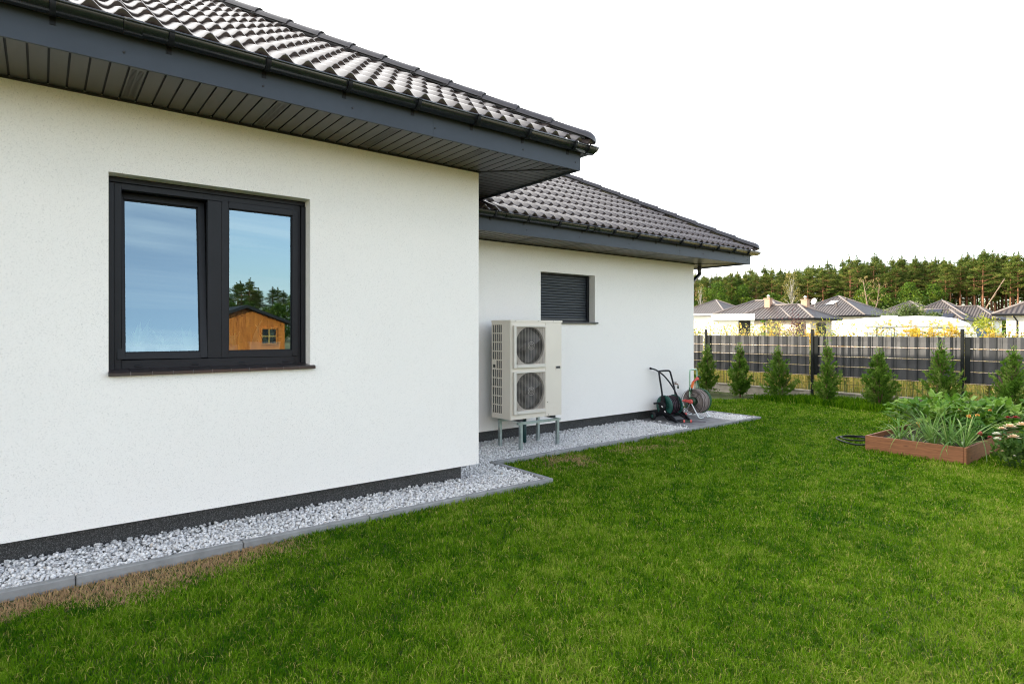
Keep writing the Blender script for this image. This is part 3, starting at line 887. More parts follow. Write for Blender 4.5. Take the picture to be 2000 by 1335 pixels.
pot(.98, .05, .11, 'low round-leaved houseplant behind the right part of the tilted pane', 12)
pot(1.33, .06, .135, 'small white pot behind the lower left corner of the right pane', 9)
pot(1.60, .05, .160, 'long white trough planter behind the right pane, below the shed reflection', 10, trough=.24)

# ------------------------------------------------------------------ shuttered window on the wing
sw = MB()
SX = -7.13
framebox(sw, 6.10, 7.302, 1.848, 2.622, .030, .055, .030, .020, SX - .06, SX)
shw = hb(sw, 'window', M['anthracite'], bevel=.003)
shw['label'] = 'small wing window closed by a dark roller shutter'
sh = MB(); n_s = 16
z0, z1 = 1.905, 2.60
for i in range(n_s):
    a = z0 + (z1 - z0) * i / n_s; b = z0 + (z1 - z0) * (i + 1) / n_s - .004
    prof = [(SX - .032, a), (SX - .022, a + .006), (SX - .016, (a + b) / 2), (SX - .022, b - .006), (SX - .032, b)]
    vs = [(x, y, z) for y in (6.131, 7.246) for (x, z) in prof]
    sh.add(vs, [(j, j + 5, j + 6, j + 1) for j in range(4)], 0, True)
sh.box(SX - .045, SX - .036, 6.131, 7.246, z0 - .02, z1 + .02)
sh.box(SX - .040, SX - .012, 6.131, 7.246, 1.879, 1.903)
sh.build('roller_shutter', mat('shutter_slats', (0.026, 0.031, 0.038), 0.36, 0.12, 5), shw)
ss = MB(); ss.box(SX - .01, -6.955, 6.06, 7.345, 1.818, 1.846)
ss.build('sill', mat('dark_stone_sill', (0.028, 0.026, 0.028), 0.4, 0.2, 9), shw, bevel=.003)

# outdoor tap on the wing wall
tp = MB()
tp.lathe([(0.024, 0), (0.024, .005), (0.011, .008), (0.011, .05), (0.015, .052), (0.015, .072), (0, .073)], (-6.999, 9.44, .70), (1, 0, 0), 12)
tp.tube(smooth_path([(-6.94, 9.44, .70), (-6.915, 9.452, .695), (-6.905, 9.456, .67), (-6.905, 9.456, .655)], 4), .010, 8)
tp.tube([(-6.95, 9.44, .70), (-6.95, 9.44, .728)], .006, 6); tp.bar((-6.95, 9.37, .73), (-6.95, 9.47, .73), .010, .008)
tapo = hb(tp, 'tap', M['brass'])
tq = MB(); tq.lathe([(0.010, 0), (.017, .005), (.017, .03), (.012, .045), (.009, .06)], (-6.905, 9.456, .612), (0, 0, 1), 10)
tq.build('hose_connector', M['dkgreen_plastic'], tapo)

# ------------------------------------------------------------------ kerb stones, gravel, paving
def kerb(x0, x1, y0, y1, label, grp):
    k = MB(); k.box(x0, x1, y0, y1, -.18, .080)
    o = k.build('edging_kerb', M['concrete'], bevel=.006)
    return tag(o, label, 'kerb', grp)
ordn = ['first', 'second', 'third', 'fourth', 'fifth', 'sixth', 'seventh', 'eighth']
ys = [-1.82, -.82, .18, 1.22, 2.26, 3.30, 4.43]
for i in range(len(ys) - 1):
    lab = ('pale concrete edging stone below the wide window, %s along the gravel from the left photo edge' % ordn[max(i - 1, 0)]) if i < 5 else 'concrete edging stone ending at the gravel corner below the front house corner'
    if i == 0: lab = 'concrete edging stone running out of the photo at lower left'
    kerb(-4.93, -4.87, ys[i] + .003, ys[i + 1] - .003, lab, 'concrete edging stones')
kerb(-5.46, -4.932, 4.37, 4.43, 'narrow edging stone of the short return, nearer the outer gravel corner', 'concrete edging stones')
kerb(-5.99, -5.466, 4.37, 4.43, 'narrow edging stone of the short return, nearer the heat pump', 'concrete edging stones')
ys = [4.433, 5.42, 6.55, 7.67, 8.70, 9.70, 10.70]
for i in range(len(ys) - 1):
    kerb(-5.99, -5.93, ys[i] + .003, ys[i + 1] - .003, 'concrete edging stone along the wing, %s from the heat pump corner' % ordn[i], 'concrete edging stones')
for i, (a, b) in enumerate(((-6.98, -5.993), (-7.98, -6.986), (-8.98, -7.986))):
    kerb(a, b, 10.64, 10.70, ['edging stone closing the far gravel end, at its outer corner', 'edging stone closing the far gravel end, nearest the house wall', 'edging stone behind the far house corner'][i], 'concrete edging stones')

gb = MB()
gb.box(-5.989, -4.931, -2.2, 4.37, -.1, .040); gb.box(-7.3, -5.991, 3.5, 8.60, -.1, .038); gb.box(-9.0, -5.991, 9.90, 10.639, -.1, .039)
tag(gb.build('gravel_bed', M['gravel_bed']), kind='structure')
pv = MB(); rp = random.Random(4)
y = 8.603; row = 0
while y < 9.89:
    h = .158
    x = -7.16 if row % 2 else -7.16 - .12
    while x < -5.995:
        a, b = max(x, -7.16), min(x + .236, -5.993)
        if b - a > .03: pv.box(a, b, y + .002, min(y + h, 9.897), -.1, .074 + rp.uniform(-.002, .002))
        x += .24
    y += .162; row += 1
tag(pv.build('paving', M['paver'], bevel=.003), kind='structure')

def gravel():
    rng = np.random.RandomState(21)
    # a low-poly stone
    bm = bmesh.new(); bmesh.ops.create_icosphere(bm, subdivisions=1, radius=1)
    bv = np.array([v.co[:] for v in bm.verts]); bf = np.array([[v.index for v in f.verts] for f in bm.faces]); bm.free()
    P = []
    def fill(x0, x1, y0, y1, dens, z, sz):
        n = int((x1 - x0) * (y1 - y0) * dens)
        p_ = np.stack([rng.uniform(x0, x1, n), rng.uniform(y0, y1, n), z + rng.uniform(-.008, .012, n), rng.uniform(.7, 1.25, n) * sz], 1)
        p_[:, 2] -= .010
        P.append(p_)
    for (x0, x1, y0, y1) in ((-5.51, -4.945, -2.0, 4.36), (-7.14, -6.005, 3.66, 8.60), (-6.01, -5.50, 3.62, 4.36), (-7.14, -6.005, 9.91, 10.63), (-8.9, -7.10, 9.98, 10.63)):
        fill(x0, x1, y0, y1, 2100, .050, .0140); fill(x0, x1, y0, y1, 2000, .068, .0140)
    # stones heaped a little against the plinth, a few spilled on the paving
    fill(-5.52, -5.38, -2.0, 3.6, 1200, .083, .0145); fill(-7.15, -7.0, 3.7, 8.6, 1000, .082, .014); fill(-6.9, -6.1, 8.6, 8.66, 350, .093, .013)
    P = np.concatenate(P); n = len(P)
    sc = np.stack([rng.uniform(.75, 1.35, n), rng.uniform(.6, 1.1, n), rng.uniform(.5, .9, n)], 1) * P[:, 3:4]
    q = unit(rng.normal(size=(n, 4))); a, b, c, d = q.T
    Rm = np.stack([1 - 2 * (c * c + d * d), 2 * (b * c - a * d), 2 * (b * d + a * c), 2 * (b * c + a * d), 1 - 2 * (b * b + d * d), 2 * (c * d - a * b), 2 * (b * d - a * c), 2 * (c * d + a * b), 1 - 2 * (b * b + c * c)], 1).reshape(n, 3, 3)
    lv = bv[None] * (1 + rng.normal(0, .16, (n, len(bv), 1))) * sc[:, None, :]
    V = np.einsum('nij,nkj->nki', Rm, lv) + P[:, None, :3]
    Fc = (bf[None] + (np.arange(n) * len(bv))[:, None, None]).reshape(-1, 3)
    t = np.repeat(np.clip(rng.beta(3.2, 2.2, n) * .95 + (rng.uniform(size=n) > .985) * .3, 0, 1), len(bv))
    o = np_mesh('gravel', V.reshape(-1, 3), [Fc], M['stone'], None, t)
    tag(o, 'white and grey crushed stone in strips along the house foot', 'gravel', kind='stuff')
gravel()

# ------------------------------------------------------------------ heat pump on its stand
hp = empty('heat_pump', (-6.565, 5.465, .49), 0, 'cream two-fan outdoor heat pump unit on a steel stand beside the wing wall', 'heat pump')
hx0, hx1, hy0, hy1, hz0, hz1 = -.215, .215, -.475, .475, 0.0, 1.36
def hu(mb, name, mats, parent=None, **k): return mb.build(name, mats, parent or hp, **k)
b = MB()
# front with two square fan openings
f1 = (-.395, .142, .750, 1.262); f2 = (-.395, .142, .118, .630)
b.grid_panel((hx1, 0, 0), (0, 1, 0), (0, 0, 1), (1, 0, 0), [hy0 + .012, f1[0], f1[1], hy1 - .012], [hz0, f2[2], f2[3], f1[2], f1[3], hz1 - .03], [(1, 1), (1, 3)], .018)
# grille side with slots
us = [hx0]; vs_ = [hz0]
hol = []
xs = -.195
for i in range(5): us += [xs, xs + .032]; xs += .045
us += [hx1 - .012]
zc = .07
for j in range(10): vs_ += [zc, zc + .108]; zc += .124
vs_ += [hz1 - .03]
for i in range(5):
    for j in range(10):
        if not (i < 2 and j == 5): hol.append((1 + 2 * i, 1 + 2 * j))
b.grid_panel((0, hy0, 0), (1, 0, 0), (0, 0, 1), (0, -1, 0), us, vs_, hol, .006)
b.add([(hx1 - .012, hy0, hz0), (hx1, hy0 + .012, hz0), (hx1, hy0 + .012, hz1 - .03), (hx1 - .012, hy0, hz1 - .03)], [(0, 1, 2, 3)])
b.add([(hx1, hy1 - .012, hz0), (hx1 - .012, hy1, hz0), (hx1 - .012, hy1, hz1 - .03), (hx1, hy1 - .012, hz1 - .03)], [(0, 1, 2, 3)])
b.add([(hx1 - .012, hy1, hz0), (hx0, hy1, hz0), (hx0, hy1, hz1 - .03), (hx1 - .012, hy1, hz1 - .03)], [(0, 1, 2, 3)])
b.add([(hx0, hy0, hz0), (hx1, hy0, hz0), (hx1, hy1, hz0), (hx0, hy1, hz0)], [(3, 2, 1, 0)])
hu(b, 'body', M['hp_body'])
t = MB(); t.box(hx0 - .004, hx1 + .005, hy0 - .005, hy1 + .005, hz1 - .031, hz1)
for y in (-.40, .02, .30): t.lathe([(.008, 0), (.008, .004), (0, .005)], (hx1 + .005, y, hz1 - .012), (1, 0, 0), 8, 1, False)
hu(t, 'lid', [M['hp_body'], M['black_rubber']], bevel=.006, segs=2)
# dark fins of the coil behind the side slots and at the back
c_ = MB(); c_.box(hx0 + .012, hx1 - .14, hy0 + .012, hy0 + .03, .03, hz1 - .05); c_.box(hx0 + .002, hx0 + .012, hy0 + .004, hy1 - .02, .03, hz1 - .05)
hu(c_, 'coil', M['fin'])
for (ya, yb, za, zb) in (f1, f2):
    yc, zc = (ya + yb) / 2, (za + zb) / 2
    # raised surround
    fr = MB()
    for (a0, a1, c0, c1) in ((ya - .042, ya - .002, za - .048, zb + .022), (ya - .002, yb - .002, zb + .002, zb + .022), (ya - .002, yb - .002, za - .048, za - .006)):
        fr.box(hx1 + .001, hx1 + .034, a0, a1, c0, c1)
    fr.box(hx1 + .034, hx1 + .040, ya + .01, ya + .10, za - .040, za - .012)
    gro = hu(fr, 'fan_grille', M['hp_plastic'], bevel=.010, segs=2)
    # bell mouth: square plate with a round throat
    n = 40; rad = .261; bmth = MB(); xq = hx1 - .004
    sq = []
    for j in range(n):
        a = 2 * PI * j / n; cx, sx_ = math.cos(a), math.sin(a); k = .2675 / max(abs(cx), abs(sx_)); sq.append((xq, yc + cx * k, zc + sx_ * k))
    ci = [(xq, yc + math.cos(2 * PI * j / n) * rad, zc + math.sin(2 * PI * j / n) * rad) for j in range(n)]
    ci2 = [(xq - .03, yc + math.cos(2 * PI * j / n) * (rad - .004), zc + math.sin(2 * PI * j / n) * (rad - .004)) for j in range(n)]
    ci3 = [(xq - .15, p_[1], p_[2]) for p_ in ci2]
    bmth.add(sq + ci, [(j, (j + 1) % n, n + (j + 1) % n, n + j) for j in range(n)])
    bmth.add(ci + ci2, [(j, (j + 1) % n, n + (j + 1) % n, n + j) for j in range(n)], 0, True)
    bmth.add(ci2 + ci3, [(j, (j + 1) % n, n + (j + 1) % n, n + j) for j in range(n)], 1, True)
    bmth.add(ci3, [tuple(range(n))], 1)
    bmth.build('bell_mouth', [M['bell'], M['hp_dark']], gro)
    # fan: hub and three broad blades
    fb = MB(); xo = xq - .085
    fb.lathe([(0, .03), (.05, .03), (.062, .01), (.062, -.03)], (xo, yc, zc), (1, 0, 0), 20)
    for q in range(3):
        vs = []
        for i in range(9):
            for r_ in range(5):
                rr = .055 + (.235 - .055) * r_ / 4; a = q * 2 * PI / 3 + (i / 8) * (1.35 + .25 * r_ / 4) + .35 * (r_ / 4)
                vs.append((xo + .04 - .07 * i / 8, yc + rr * math.cos(a), zc + rr * math.sin(a)))
        fb.add(vs, [(i * 5 + r_, i * 5 + r_ + 1, (i + 1) * 5 + r_ + 1, (i + 1) * 5 + r_) for i in range(8) for r_ in range(4)], 0, True)
    fb.build('fan', M['hp_fan'], gro)
    wr = MB()
    for i in range(1, 10):
        y = ya + (yb - ya) * i / 10; wr.box(hx1 + .016, hx1 + .020, y - .0017, y + .0017, za, zb)
    for i in range(1, 34):
        z = za + (zb - za) * i / 34; wr.box(hx1 + .0125, hx1 + .0155, ya, yb, z - .0010, z + .0010)
    for q in range(2): wr.lathe([(.03 + .025 * q - .003, 0), (.03 + .025 * q + .003, 0)], (hx1 + .022, yc, zc), (1, 0, 0), 20)
    wr.box(hx1 + .0205, hx1 + .026, ya + .02, ya + .10, za + .006, za + .035)
    wr.build('wire_guard', M['hp_wire'], gro)
# service panel right of the fans
sv = MB()
sv.box(hx1 + .0005, hx1 + .004, .158, hy1 - .014, .19, hz1 - .034); sv.box(hx1 + .0005, hx1 + .004, .158, hy1 - .014, .006, .186)
for (z0, z1) in ((1.03, 1.034), (.905, .909)): sv.box(hx1 + .004, hx1 + .0055, .20, .41, z0, z1)
sv.box(hx1 + .004, hx1 + .0055, .375, hy1 - .018, .03, .032); sv.box(hx1 + .004, hx1 + .0055, .375, .377, .032, .145); sv.box(hx1 + .004, hx1 + .0055, .375, hy1 - .018, .145, .147)
for z in (.075, .12): sv.lathe([(.016, 0), (.016, .002), (.013, .002), (.013, 0)], (hx1 + .004, .325, z), (1, 0, 0), 14)
for (y, z) in ((.19, .20), (.21, .02)): sv.lathe([(.006, 0), (.006, .004), (0, .005)], (hx1 + .004, y, z), (1, 0, 0), 8, 1, False)
hu(sv, 'service_panel', [M['hp_body'], M['black_rubber']])
hd = MB(); framebox(hd, .345, .44, .655, .71, .006, .006, .016, .006, hx1 + .004, hx1 + .010); hd.box(hx1 + .0042, hx1 + .006, .352, .434, .672, .704, 1)
hu(hd, 'handle', [M['hp_plastic'], M['hp_dark']])
hd = MB(); hd.box(-.185, -.115, hy0 - .004, hy0 - .0005, .69, .75, 0); hd.box(-.178, -.122, hy0 - .0055, hy0 - .0041, .70, .742, 1)
hu(hd, 'handle', [M['hp_plastic'], M['hp_dark']])
for y in (-.30, .30):
    ft = MB(); ft.box(hx0 - .01, hx1 + .01, y - .04, y + .04, -.03, -.0005)
    hu(ft, 'foot_bracket', M['black_rubber'])

st = empty('heat_pump_stand', (-6.565, 5.465, .05), 0, 'galvanised steel leg stand standing in gravel under the heat pump', 'stand')
for (x, y) in ((.225, -.305), (.225, .375), (-.205, -.335), (-.205, .375)):
    lg = MB(); q = .02
    lg.box(x - q, x + q, y - q, y - q + .004, 0, .365); lg.box(x - q, x - q + .004, y - q + .004, y + q, 0, .365); lg.box(x + q - .004, x + q, y - q + .004, y + q, 0, .365)
    lg.box(x - q + .004, x + q - .004, y + q - .012, y + q, 0, .364)
    lg.build('leg', M['galv'], st)
for x in (.225, -.205):
    rl = MB(); rl.box(x - .021, x + .021, -.36, .42, .366, .371); rl.box(x - .021, x - .017, -.36, .42, .371, .398); rl.box(x + .017, x + .021, -.36, .42, .371, .398); rl.box(x - .010, x + .010, -.36, .42, .384, .392)
    rl.build('rail', M['galv'], st)
for y in (-.305, .34):
    rl = MB(); rl.box(-.25, .27, y - .022, y + .022, .3985, .4085); rl.build('cross_rail', M['galv'], st)
pp = MB()
pp.tube([(-6.74, 5.55, 0.0), (-6.74, 5.55, .49)], .034, 12)
tag(pp.build('insulated_pipe', M['pipe_green']), 'dark green insulated pipe rising from the gravel under the heat pump', 'pipe')

# ------------------------------------------------------------------ hose reels by the wing
def coil(mb, O, r0, r1, w_, wire, turns, layers, mi=0, jit=.004, seed=0, n=30):
    rr_ = random.Random(seed)
    for l_ in range(layers):
        r_ = r0 + (r1 - r0) * (l_ + .5) / layers
        for t_ in range(turns):
            y = -w_ / 2 + w_ * (t_ + .5 + (.5 if l_ % 2 else 0) * .6) / turns
            ph = rr_.uniform(0, 6); j_ = rr_.uniform(.3, 1) * jit
            pts = [(O[0] + (r_ + j_ * math.sin(2 * a + ph)) * math.cos(a), O[1] + y + j_ * math.sin(a + ph), O[2] + (r_ + j_ * math.sin(2 * a + ph)) * math.sin(a)) for a in [2 * PI * k / n for k in range(n)]]
            mb.tube(pts, wire, 6, mi, closed=True)

r1 = empty('hose_reel_cart', (-6.72, 8.95, .086), R(-4), 'dark green and black plastic hose reel cart standing on the paving below the tap', 'hose reel')
C0 = (0, 0, .27)
dm = MB()
for s_ in (-1, 1):
    y = s_ * .135
    dm.lathe([(.045, 0), (.05, s_ * .012), (.115, s_ * .010), (.13, s_ * .022), (.178, s_ * .018), (.187, s_ * .008), (.187, -s_ * .006), (.17, -s_ * .006), (.05, -s_ * .004)], (0, y, .27), (0, 1, 0), 36)
    for k in range(8):
        a = 2 * PI * k / 8
        dm.bar((.05 * math.cos(a), y + s_ * .014, .27 + .05 * math.sin(a)), (.17 * math.cos(a), y + s_ * .018, .27 + .17 * math.sin(a)), .012, .010, 0, (0, 1, 0))
dm.lathe([(.06, -.13), (.06, .13)], (0, 0, .27), (0, 1, 0), 20)
dm.build('drum', M['green_plastic'], r1)
hc = MB(); coil(hc, C0, .065, .164, .24, .0095, 11, 3, 0, .003, 3)
hm = MB(); coil(hm, C0, .162, .172, .18, .005, 4, 1, 0, .005, 5)
hc.build('wound_hose', M['hose_black'], r1); hm.build('wound_hose', M['hose_maroon'], r1)
for s_ in (-1, 1):
    y = s_ * .175
    fr = MB()
    # side plate: an upright with a wheel leg and a foot
    out = [(-.035, .44), (.035, .44), (.055, .30), (.06, .20), (.16, .10), (.30, .0), (.34, .02), (.20, .13), (.08, .13), (-.03, .12), (-.13, .06), (-.20, .03), (-.22, .075), (-.10, .14), (-.055, .22), (-.05, .32)]
    a_ = [(x, y - .012, z) for x, z in out]; b_ = [(x, y + .012, z) for x, z in out]; k = len(out)
    cen = [(0, y - .013, .24), (0, y + .013, .24)]
    vs = a_ + b_
    fs = [tuple(range(k)), tuple(range(2 * k - 1, k - 1, -1))] + [(j, j + k, (j + 1) % k + k, (j + 1) % k) for j in range(k)]
    fr.add(vs, fs)
    fr.lathe([(.075, 0), (.085, s_ * .012), (.06, s_ * .026), (0, s_ * .028)], (0, y + s_ * .012, .27), (0, 1, 0), 20)
    fo = fr.build('side_frame', M['black_plastic'], r1)
    if s_ < 0:
        lbl = MB(); lbl.bar((-.02, y - .0415, .275), (.035, y - .0415, .255), .004, .018, 0, (0, 0, 1)); lbl.build('white_label', M['white_plastic'], fo)
        lbl = MB(); lbl.bar((.045, y - .018, .185), (.075, y - .018, .165), .004, .018)
        lbl.build('white_label', M['white_plastic'], fo)
    wl = MB()
    wl.lathe([(.022, -.022), (.060, -.022), (.068, -.014), (.068, .014), (.060, .022), (.022, .022)], (-.20, y + s_ * .042, .068), (0, 1, 0), 24)
    wo = wl.build('wheel', M['black_rubber'], r1)
    wh = MB(); wh.lathe([(0, s_ * .027), (.026, s_ * .026), (.03, s_ * .02), (.03, 0)], (-.20, y + s_ * .042, .068), (0, 1, 0), 14); wh.build('hub_cap', M['green_plastic'], wo)
ax = MB(); ax.tube([(-.20, -.2, .068), (-.20, .2, .068)], .012, 8); ax.build('axle', M['black_plastic'], r1)
ax = MB(); ax.tube([(.27, -.17, .035), (.27, .17, .035)], .014, 8); ax.bar((.10, -.165, .09), (.10, .165, .09), .05, .02); ax.build('cross_bar', M['black_plastic'], r1)
hn = MB()
hn.tube(smooth_path([(-.01, -.175, .40), (-.035, -.172, .55), (-.105, -.155, .82), (-.118, -.135, .872), (-.122, -.09, .885), (-.122, .09, .885), (-.118, .135, .872), (-.105, .155, .82), (-.035, .172, .55), (-.01, .175, .40)], 5), .0165, 8)
hn.build('handle', M['black_plastic'], r1)
ck = MB(); ck.bar((0, -.212, .27), (-.07, -.222, .315), .03, .014, 0, (0, 1, 0)); ck.tube([(-.07, -.215, .315), (-.07, -.33, .315)], [.014, .017], 10); ck.build('crank', M['black_plastic'], r1)
ls = MB()
ls.tube(smooth_path([(.17, .06, .30), (.13, .05, .45), (.02, .02, .64), (-.10, -.04, .80), (-.17, -.16, .90), (-.19, -.28, .935)], 6), .0135, 8)
ls.lathe([(.014, 0), (.019, .01), (.019, .04), (.012, .045)], (-.187, -.262, .928), (-.2, -1, .3), 10)
ls.build('loose_hose', M['hose_black'], r1)
ls = MB()
ls.tube(smooth_path([(-.05, -.10, .10), (.05, -.12, .035), (.20, -.12, .018), (.36, -.05, .018)], 6), .011, 8)
ls.tube(smooth_path([(.20, -.02, .16), (.16, .10, .12), (.24, .13, .06), (.30, .02, .10)], 6), .011, 8)
ls.build('loose_hose', M['hose_black'], r1)
cn = MB()
cn.lathe([(.010, 0), (.024, .005), (.024, .05), (.018, .055), (.018, .12), (.024, .125), (.024, .17), (.010, .175)], (.34, -.06, .026), (.55, .83, 0), 12, 0)
cn.lathe([(.0255, .012), (.0255, .042)], (.34, -.06, .026), (.55, .83, 0), 12, 1); cn.lathe([(.0255, .132), (.0255, .164)], (.34, -.06, .026), (.55, .83, 0), 12, 1)
cn.tube([(.44, .08, .022), (.56, .30, .012)], [.009, .005], 6, 2)
cn.build('hose_coupling', [M['dkgreen_plastic'], M['pink'], M['hose_maroon']], r1)
cn = MB(); cn.lathe([(.008, 0), (.018, .004), (.018, .05), (.012, .06)], (.16, .13, .19), (.2, .1, 1), 12); cn.build('hose_coupling', M['green_plastic'], r1)
cn = MB(); cn.lathe([(0, -.012), (.022, -.012), (.022, .012), (0, .012)], (.21, .19, .12), (0, 1, 0), 14); cn.build('lock_knob', M['pink'], r1)

r2 = empty('hose_reel_stand', (-6.66, 9.66, .086), R(4), 'pale green tubular hose reel with grey hose, right of the dark green cart', 'hose reel')
C2 = (0, .03, .30)
hc = MB(); coil(hc, C2, .085, .222, .25, .0125, 8, 5, 0, .010, 7)
hc.build('wound_hose', M['hose_grey'], r2)
hc = MB(); coil(hc, (C2[0], C2[1] + .10, C2[2]), .226, .236, .05, .008, 2, 1, 0, .010, 9)
hc.build('wound_hose', M['hose_green'], r2)
fl = MB()
for s_ in (-1,):
    y = C2[1] + s_ * .155
    pts = [(.225 * math.cos(2 * PI * k / 40), y, .30 + .225 * math.sin(2 * PI * k / 40)) for k in range(40)]
    fl.tube(pts, .0035, 6, 0, closed=True)
    for k in range(4):
        a = PI / 4 + PI / 2 * k; fl.tube([(.05 * math.cos(a), y, .30 + .05 * math.sin(a)), (.225 * math.cos(a), y, .30 + .225 * math.sin(a))], .0035, 6)
fl.build('flange', M['black_plastic'], r2)
hb_ = MB(); hb_.lathe([(0, -.20), (.07, -.20), (.085, -.185), (.085, -.12), (.05, -.11), (.05, .16), (0, .16)], (0, C2[1], .30), (0, 1, 0), 24)
hb_.build('hub', M['dkgreen_plastic'], r2)
ck = MB(); ck.bar((.02, -.185, .305), (-.11, -.20, .315), .05, .03, 0, (0, 1, 0)); ck.tube([(-.11, -.19, .315), (-.125, -.27, .312)], [.020, .014], 10); ck.lathe([(0, -.028), (.04, -.026), (.045, 0)], (.0, -.172, .30), (0, 1, 0), 16)
ck.build('crank', M['pink'], r2)
tb = MB()
tb.tube(smooth_path([(-.05, -.125, .20), (-.05, -.125, .50), (-.05, -.125, .80), (-.05, -.115, .865), (-.05, -.08, .885), (-.05, .08, .885), (-.05, .115, .865), (-.05, .125, .80), (-.05, .125, .50), (-.05, .125, .20)], 5), .0145, 10)
tb.build('handle', M['pale_green_tube'], r2)
for s_ in (-1, 1):
    tb = MB(); y = s_ * .17
    tb.tube(smooth_path([(.0, y, .29), (.10, y, .12), (.16, y + .0, .03), (.19, y + .02, .012), (.19, y + .12 * -s_, .012)], 5), .0125, 8)
    tb.tube(smooth_path([(.0, y, .29), (-.10, y, .12), (-.16, y, .03), (-.19, y + .02, .012), (-.19, y + .12 * -s_, .012)], 5), .0105, 8)
    tb.build('foot', M['chrome'], r2)
ho = MB()
ho.tube(smooth_path([(-.04, -.10, .60), (-.05, -.14, .52), (-.02, -.08, .44), (.02, .05, .40), (.02, .10, .47), (-.02, .125, .60), (-.03, .09, .69), (-.03, 0, .70)], 6), .0105, 8)
ho.tube(smooth_path([(.0, .02, .41), (-.02, -.12, .36), (-.06, -.22, .25), (-.03, -.26, .20)], 6), .0105, 8)
ho.tube(smooth_path([(.02, .04, .42), (.12, .10, .50), (.20, .13, .42), (.225, .14, .30)], 6), .0105, 8)
ho.build('loose_hose', M['hose_green'], r2)
sg = empty('spray_gun', (-6.665, 9.60, .70), R(4), 'coral and orange spray gun hanging in the pale green hose reel handle', 'spray gun')
g_ = MB()
g_.lathe([(0, -.03), (.018, -.025), (.02, .05), (.032, .085), (.036, .10), (.0, .10)], (0, .02, .06), (.25, .75, .45), 14)
g_.build('barrel', M['pink'], sg)
g_ = MB(); g_.bar((-.0, .00, .05), (-.01, -.045, -.07), .03, .026); g_.bar((.0, -.04, .05), (-.0, -.085, -.05), .018, .012); g_.build('grip', M['orange'], sg)
g_ = MB(); g_.lathe([(.012, 0), (.017, .01), (.017, .05), (.01, .06)], (-.01, -.045, -.07), (-.05, -.1, -1), 10); g_.build('hose_end', M['dkgreen_plastic'], sg)
g_ = MB(); g_.lathe([(.033, 0), (.037, .004), (.037, .02), (.03, .022)], (.043, .11, .122), (.25, .75, .45), 14); g_.build('collar', M['dkgreen_plastic'], sg)

# ------------------------------------------------------------------ garden fence
FY = 15.0
px_ = [-13.0, -9.98, -6.97, -3.91, -0.87, 2.15]
fence = empty('fence', (-6.97, FY, 0), 0, 'black mesh garden fence woven with grey privacy strips, behind the small thujas', 'fence')
def fo(mb, name, m_, par=None, **k):
    o = mb.build(name, m_, par or fence, **k)
    if par is None: o.location = (6.97, -FY, 0)
    return o
for x in px_:
    q = MB(); q.box(x - .03, x + .03, FY - .052, FY - .012, -.05, 1.725); q.box(x - .032, x + .032, FY - .054, FY - .010, 1.7255, 1.74)
    for z in (.40, 1.0, 1.6): q.box(x - .02, x + .02, FY - .060, FY - .0525, z, z + .04)
    fo(q, 'post', M['post'], bevel=.003)
rf = random.Random(8)
for a, b_ in zip(px_[:-1], px_[1:]):
    q = MB()
    x = a + .04
    while x < b_ - .03:
        q.box(x - .0028, x + .0028, FY - .003, FY + .0026, .245, 1.672); x += .10
    for z in (.27, .43, .60, 1.60, 1.645): q.box(a + .03, b_ - .03, FY + .003, FY + .008, z - .003, z + .003)
    for z in (.612, .853, 1.088, 1.328): q.box(a + .03, b_ - .03, FY - .022, FY - .016, z - .004, z + .004, 1)  # wires in the strip gaps, coloured as if lit
    fo(q, 'mesh_panel', [M['wire'], M['clip']])
    # woven strips: each bends in front of and behind the upright wires
    xs_ = [a + .05]; offs = [0.0]
    sgn = 1
    while xs_[-1] < b_ - .1:
        wdt = rf.choice((.06, .10, .13, .05)) if sgn > 0 else rf.choice((.10, .14, .16))
        xs_.append(xs_[-1] + wdt); offs.append(sgn * rf.uniform(.013, .024)); sgn = -sgn
    q = MB()
    for (z0, z1) in ((.620, .846), (.862, 1.080), (1.097, 1.320), (1.337, 1.572)):
        vs = []; k = len(xs_)
        for x, o_ in zip(xs_, offs):
            dz = rf.uniform(-.003, .003)
            vs += [(x, FY + o_ - .002, z0 + dz), (x, FY + o_ * rf.uniform(.9, 1.1), (z0 + z1) / 2), (x, FY + o_ - .002, z1 + dz)]
        fs = []
        for i in range(k - 1):
            for j in (0, 1): fs.append((3 * i + j, 3 * i + 3 + j, 3 * i + 4 + j, 3 * i + 1 + j))
        q.add(vs, fs)
    q.box(a + .035, a + .13, FY - .030, FY - .027, .62, 1.575, 1)
    for x, o_ in zip(xs_, offs):      # upright wires standing in front of the strips where they bend back
        if o_ > 0: q.box(x - .004, x + .004, FY - .0295, FY - .0235, .62, 1.575, 1)
    fo(q, 'privacy_screen', [M['strip'], M['post']])
    q = MB(); q.box(a + .06, b_ - .06, FY - .025, FY + .025, -.1, .20); q.box(a + .06, b_ - .06, FY - .045, FY + .045, .2002, .240); q.box(a + .06, b_ - .06, FY - .045, FY + .03, -.1, .018)
    for e in (a + .0605, b_ - .20): q.box(e, e + .139, FY - .043, FY + .02, .0185, .1995)
    fo(q, 'base_board', M['base_board'], bevel=.006)

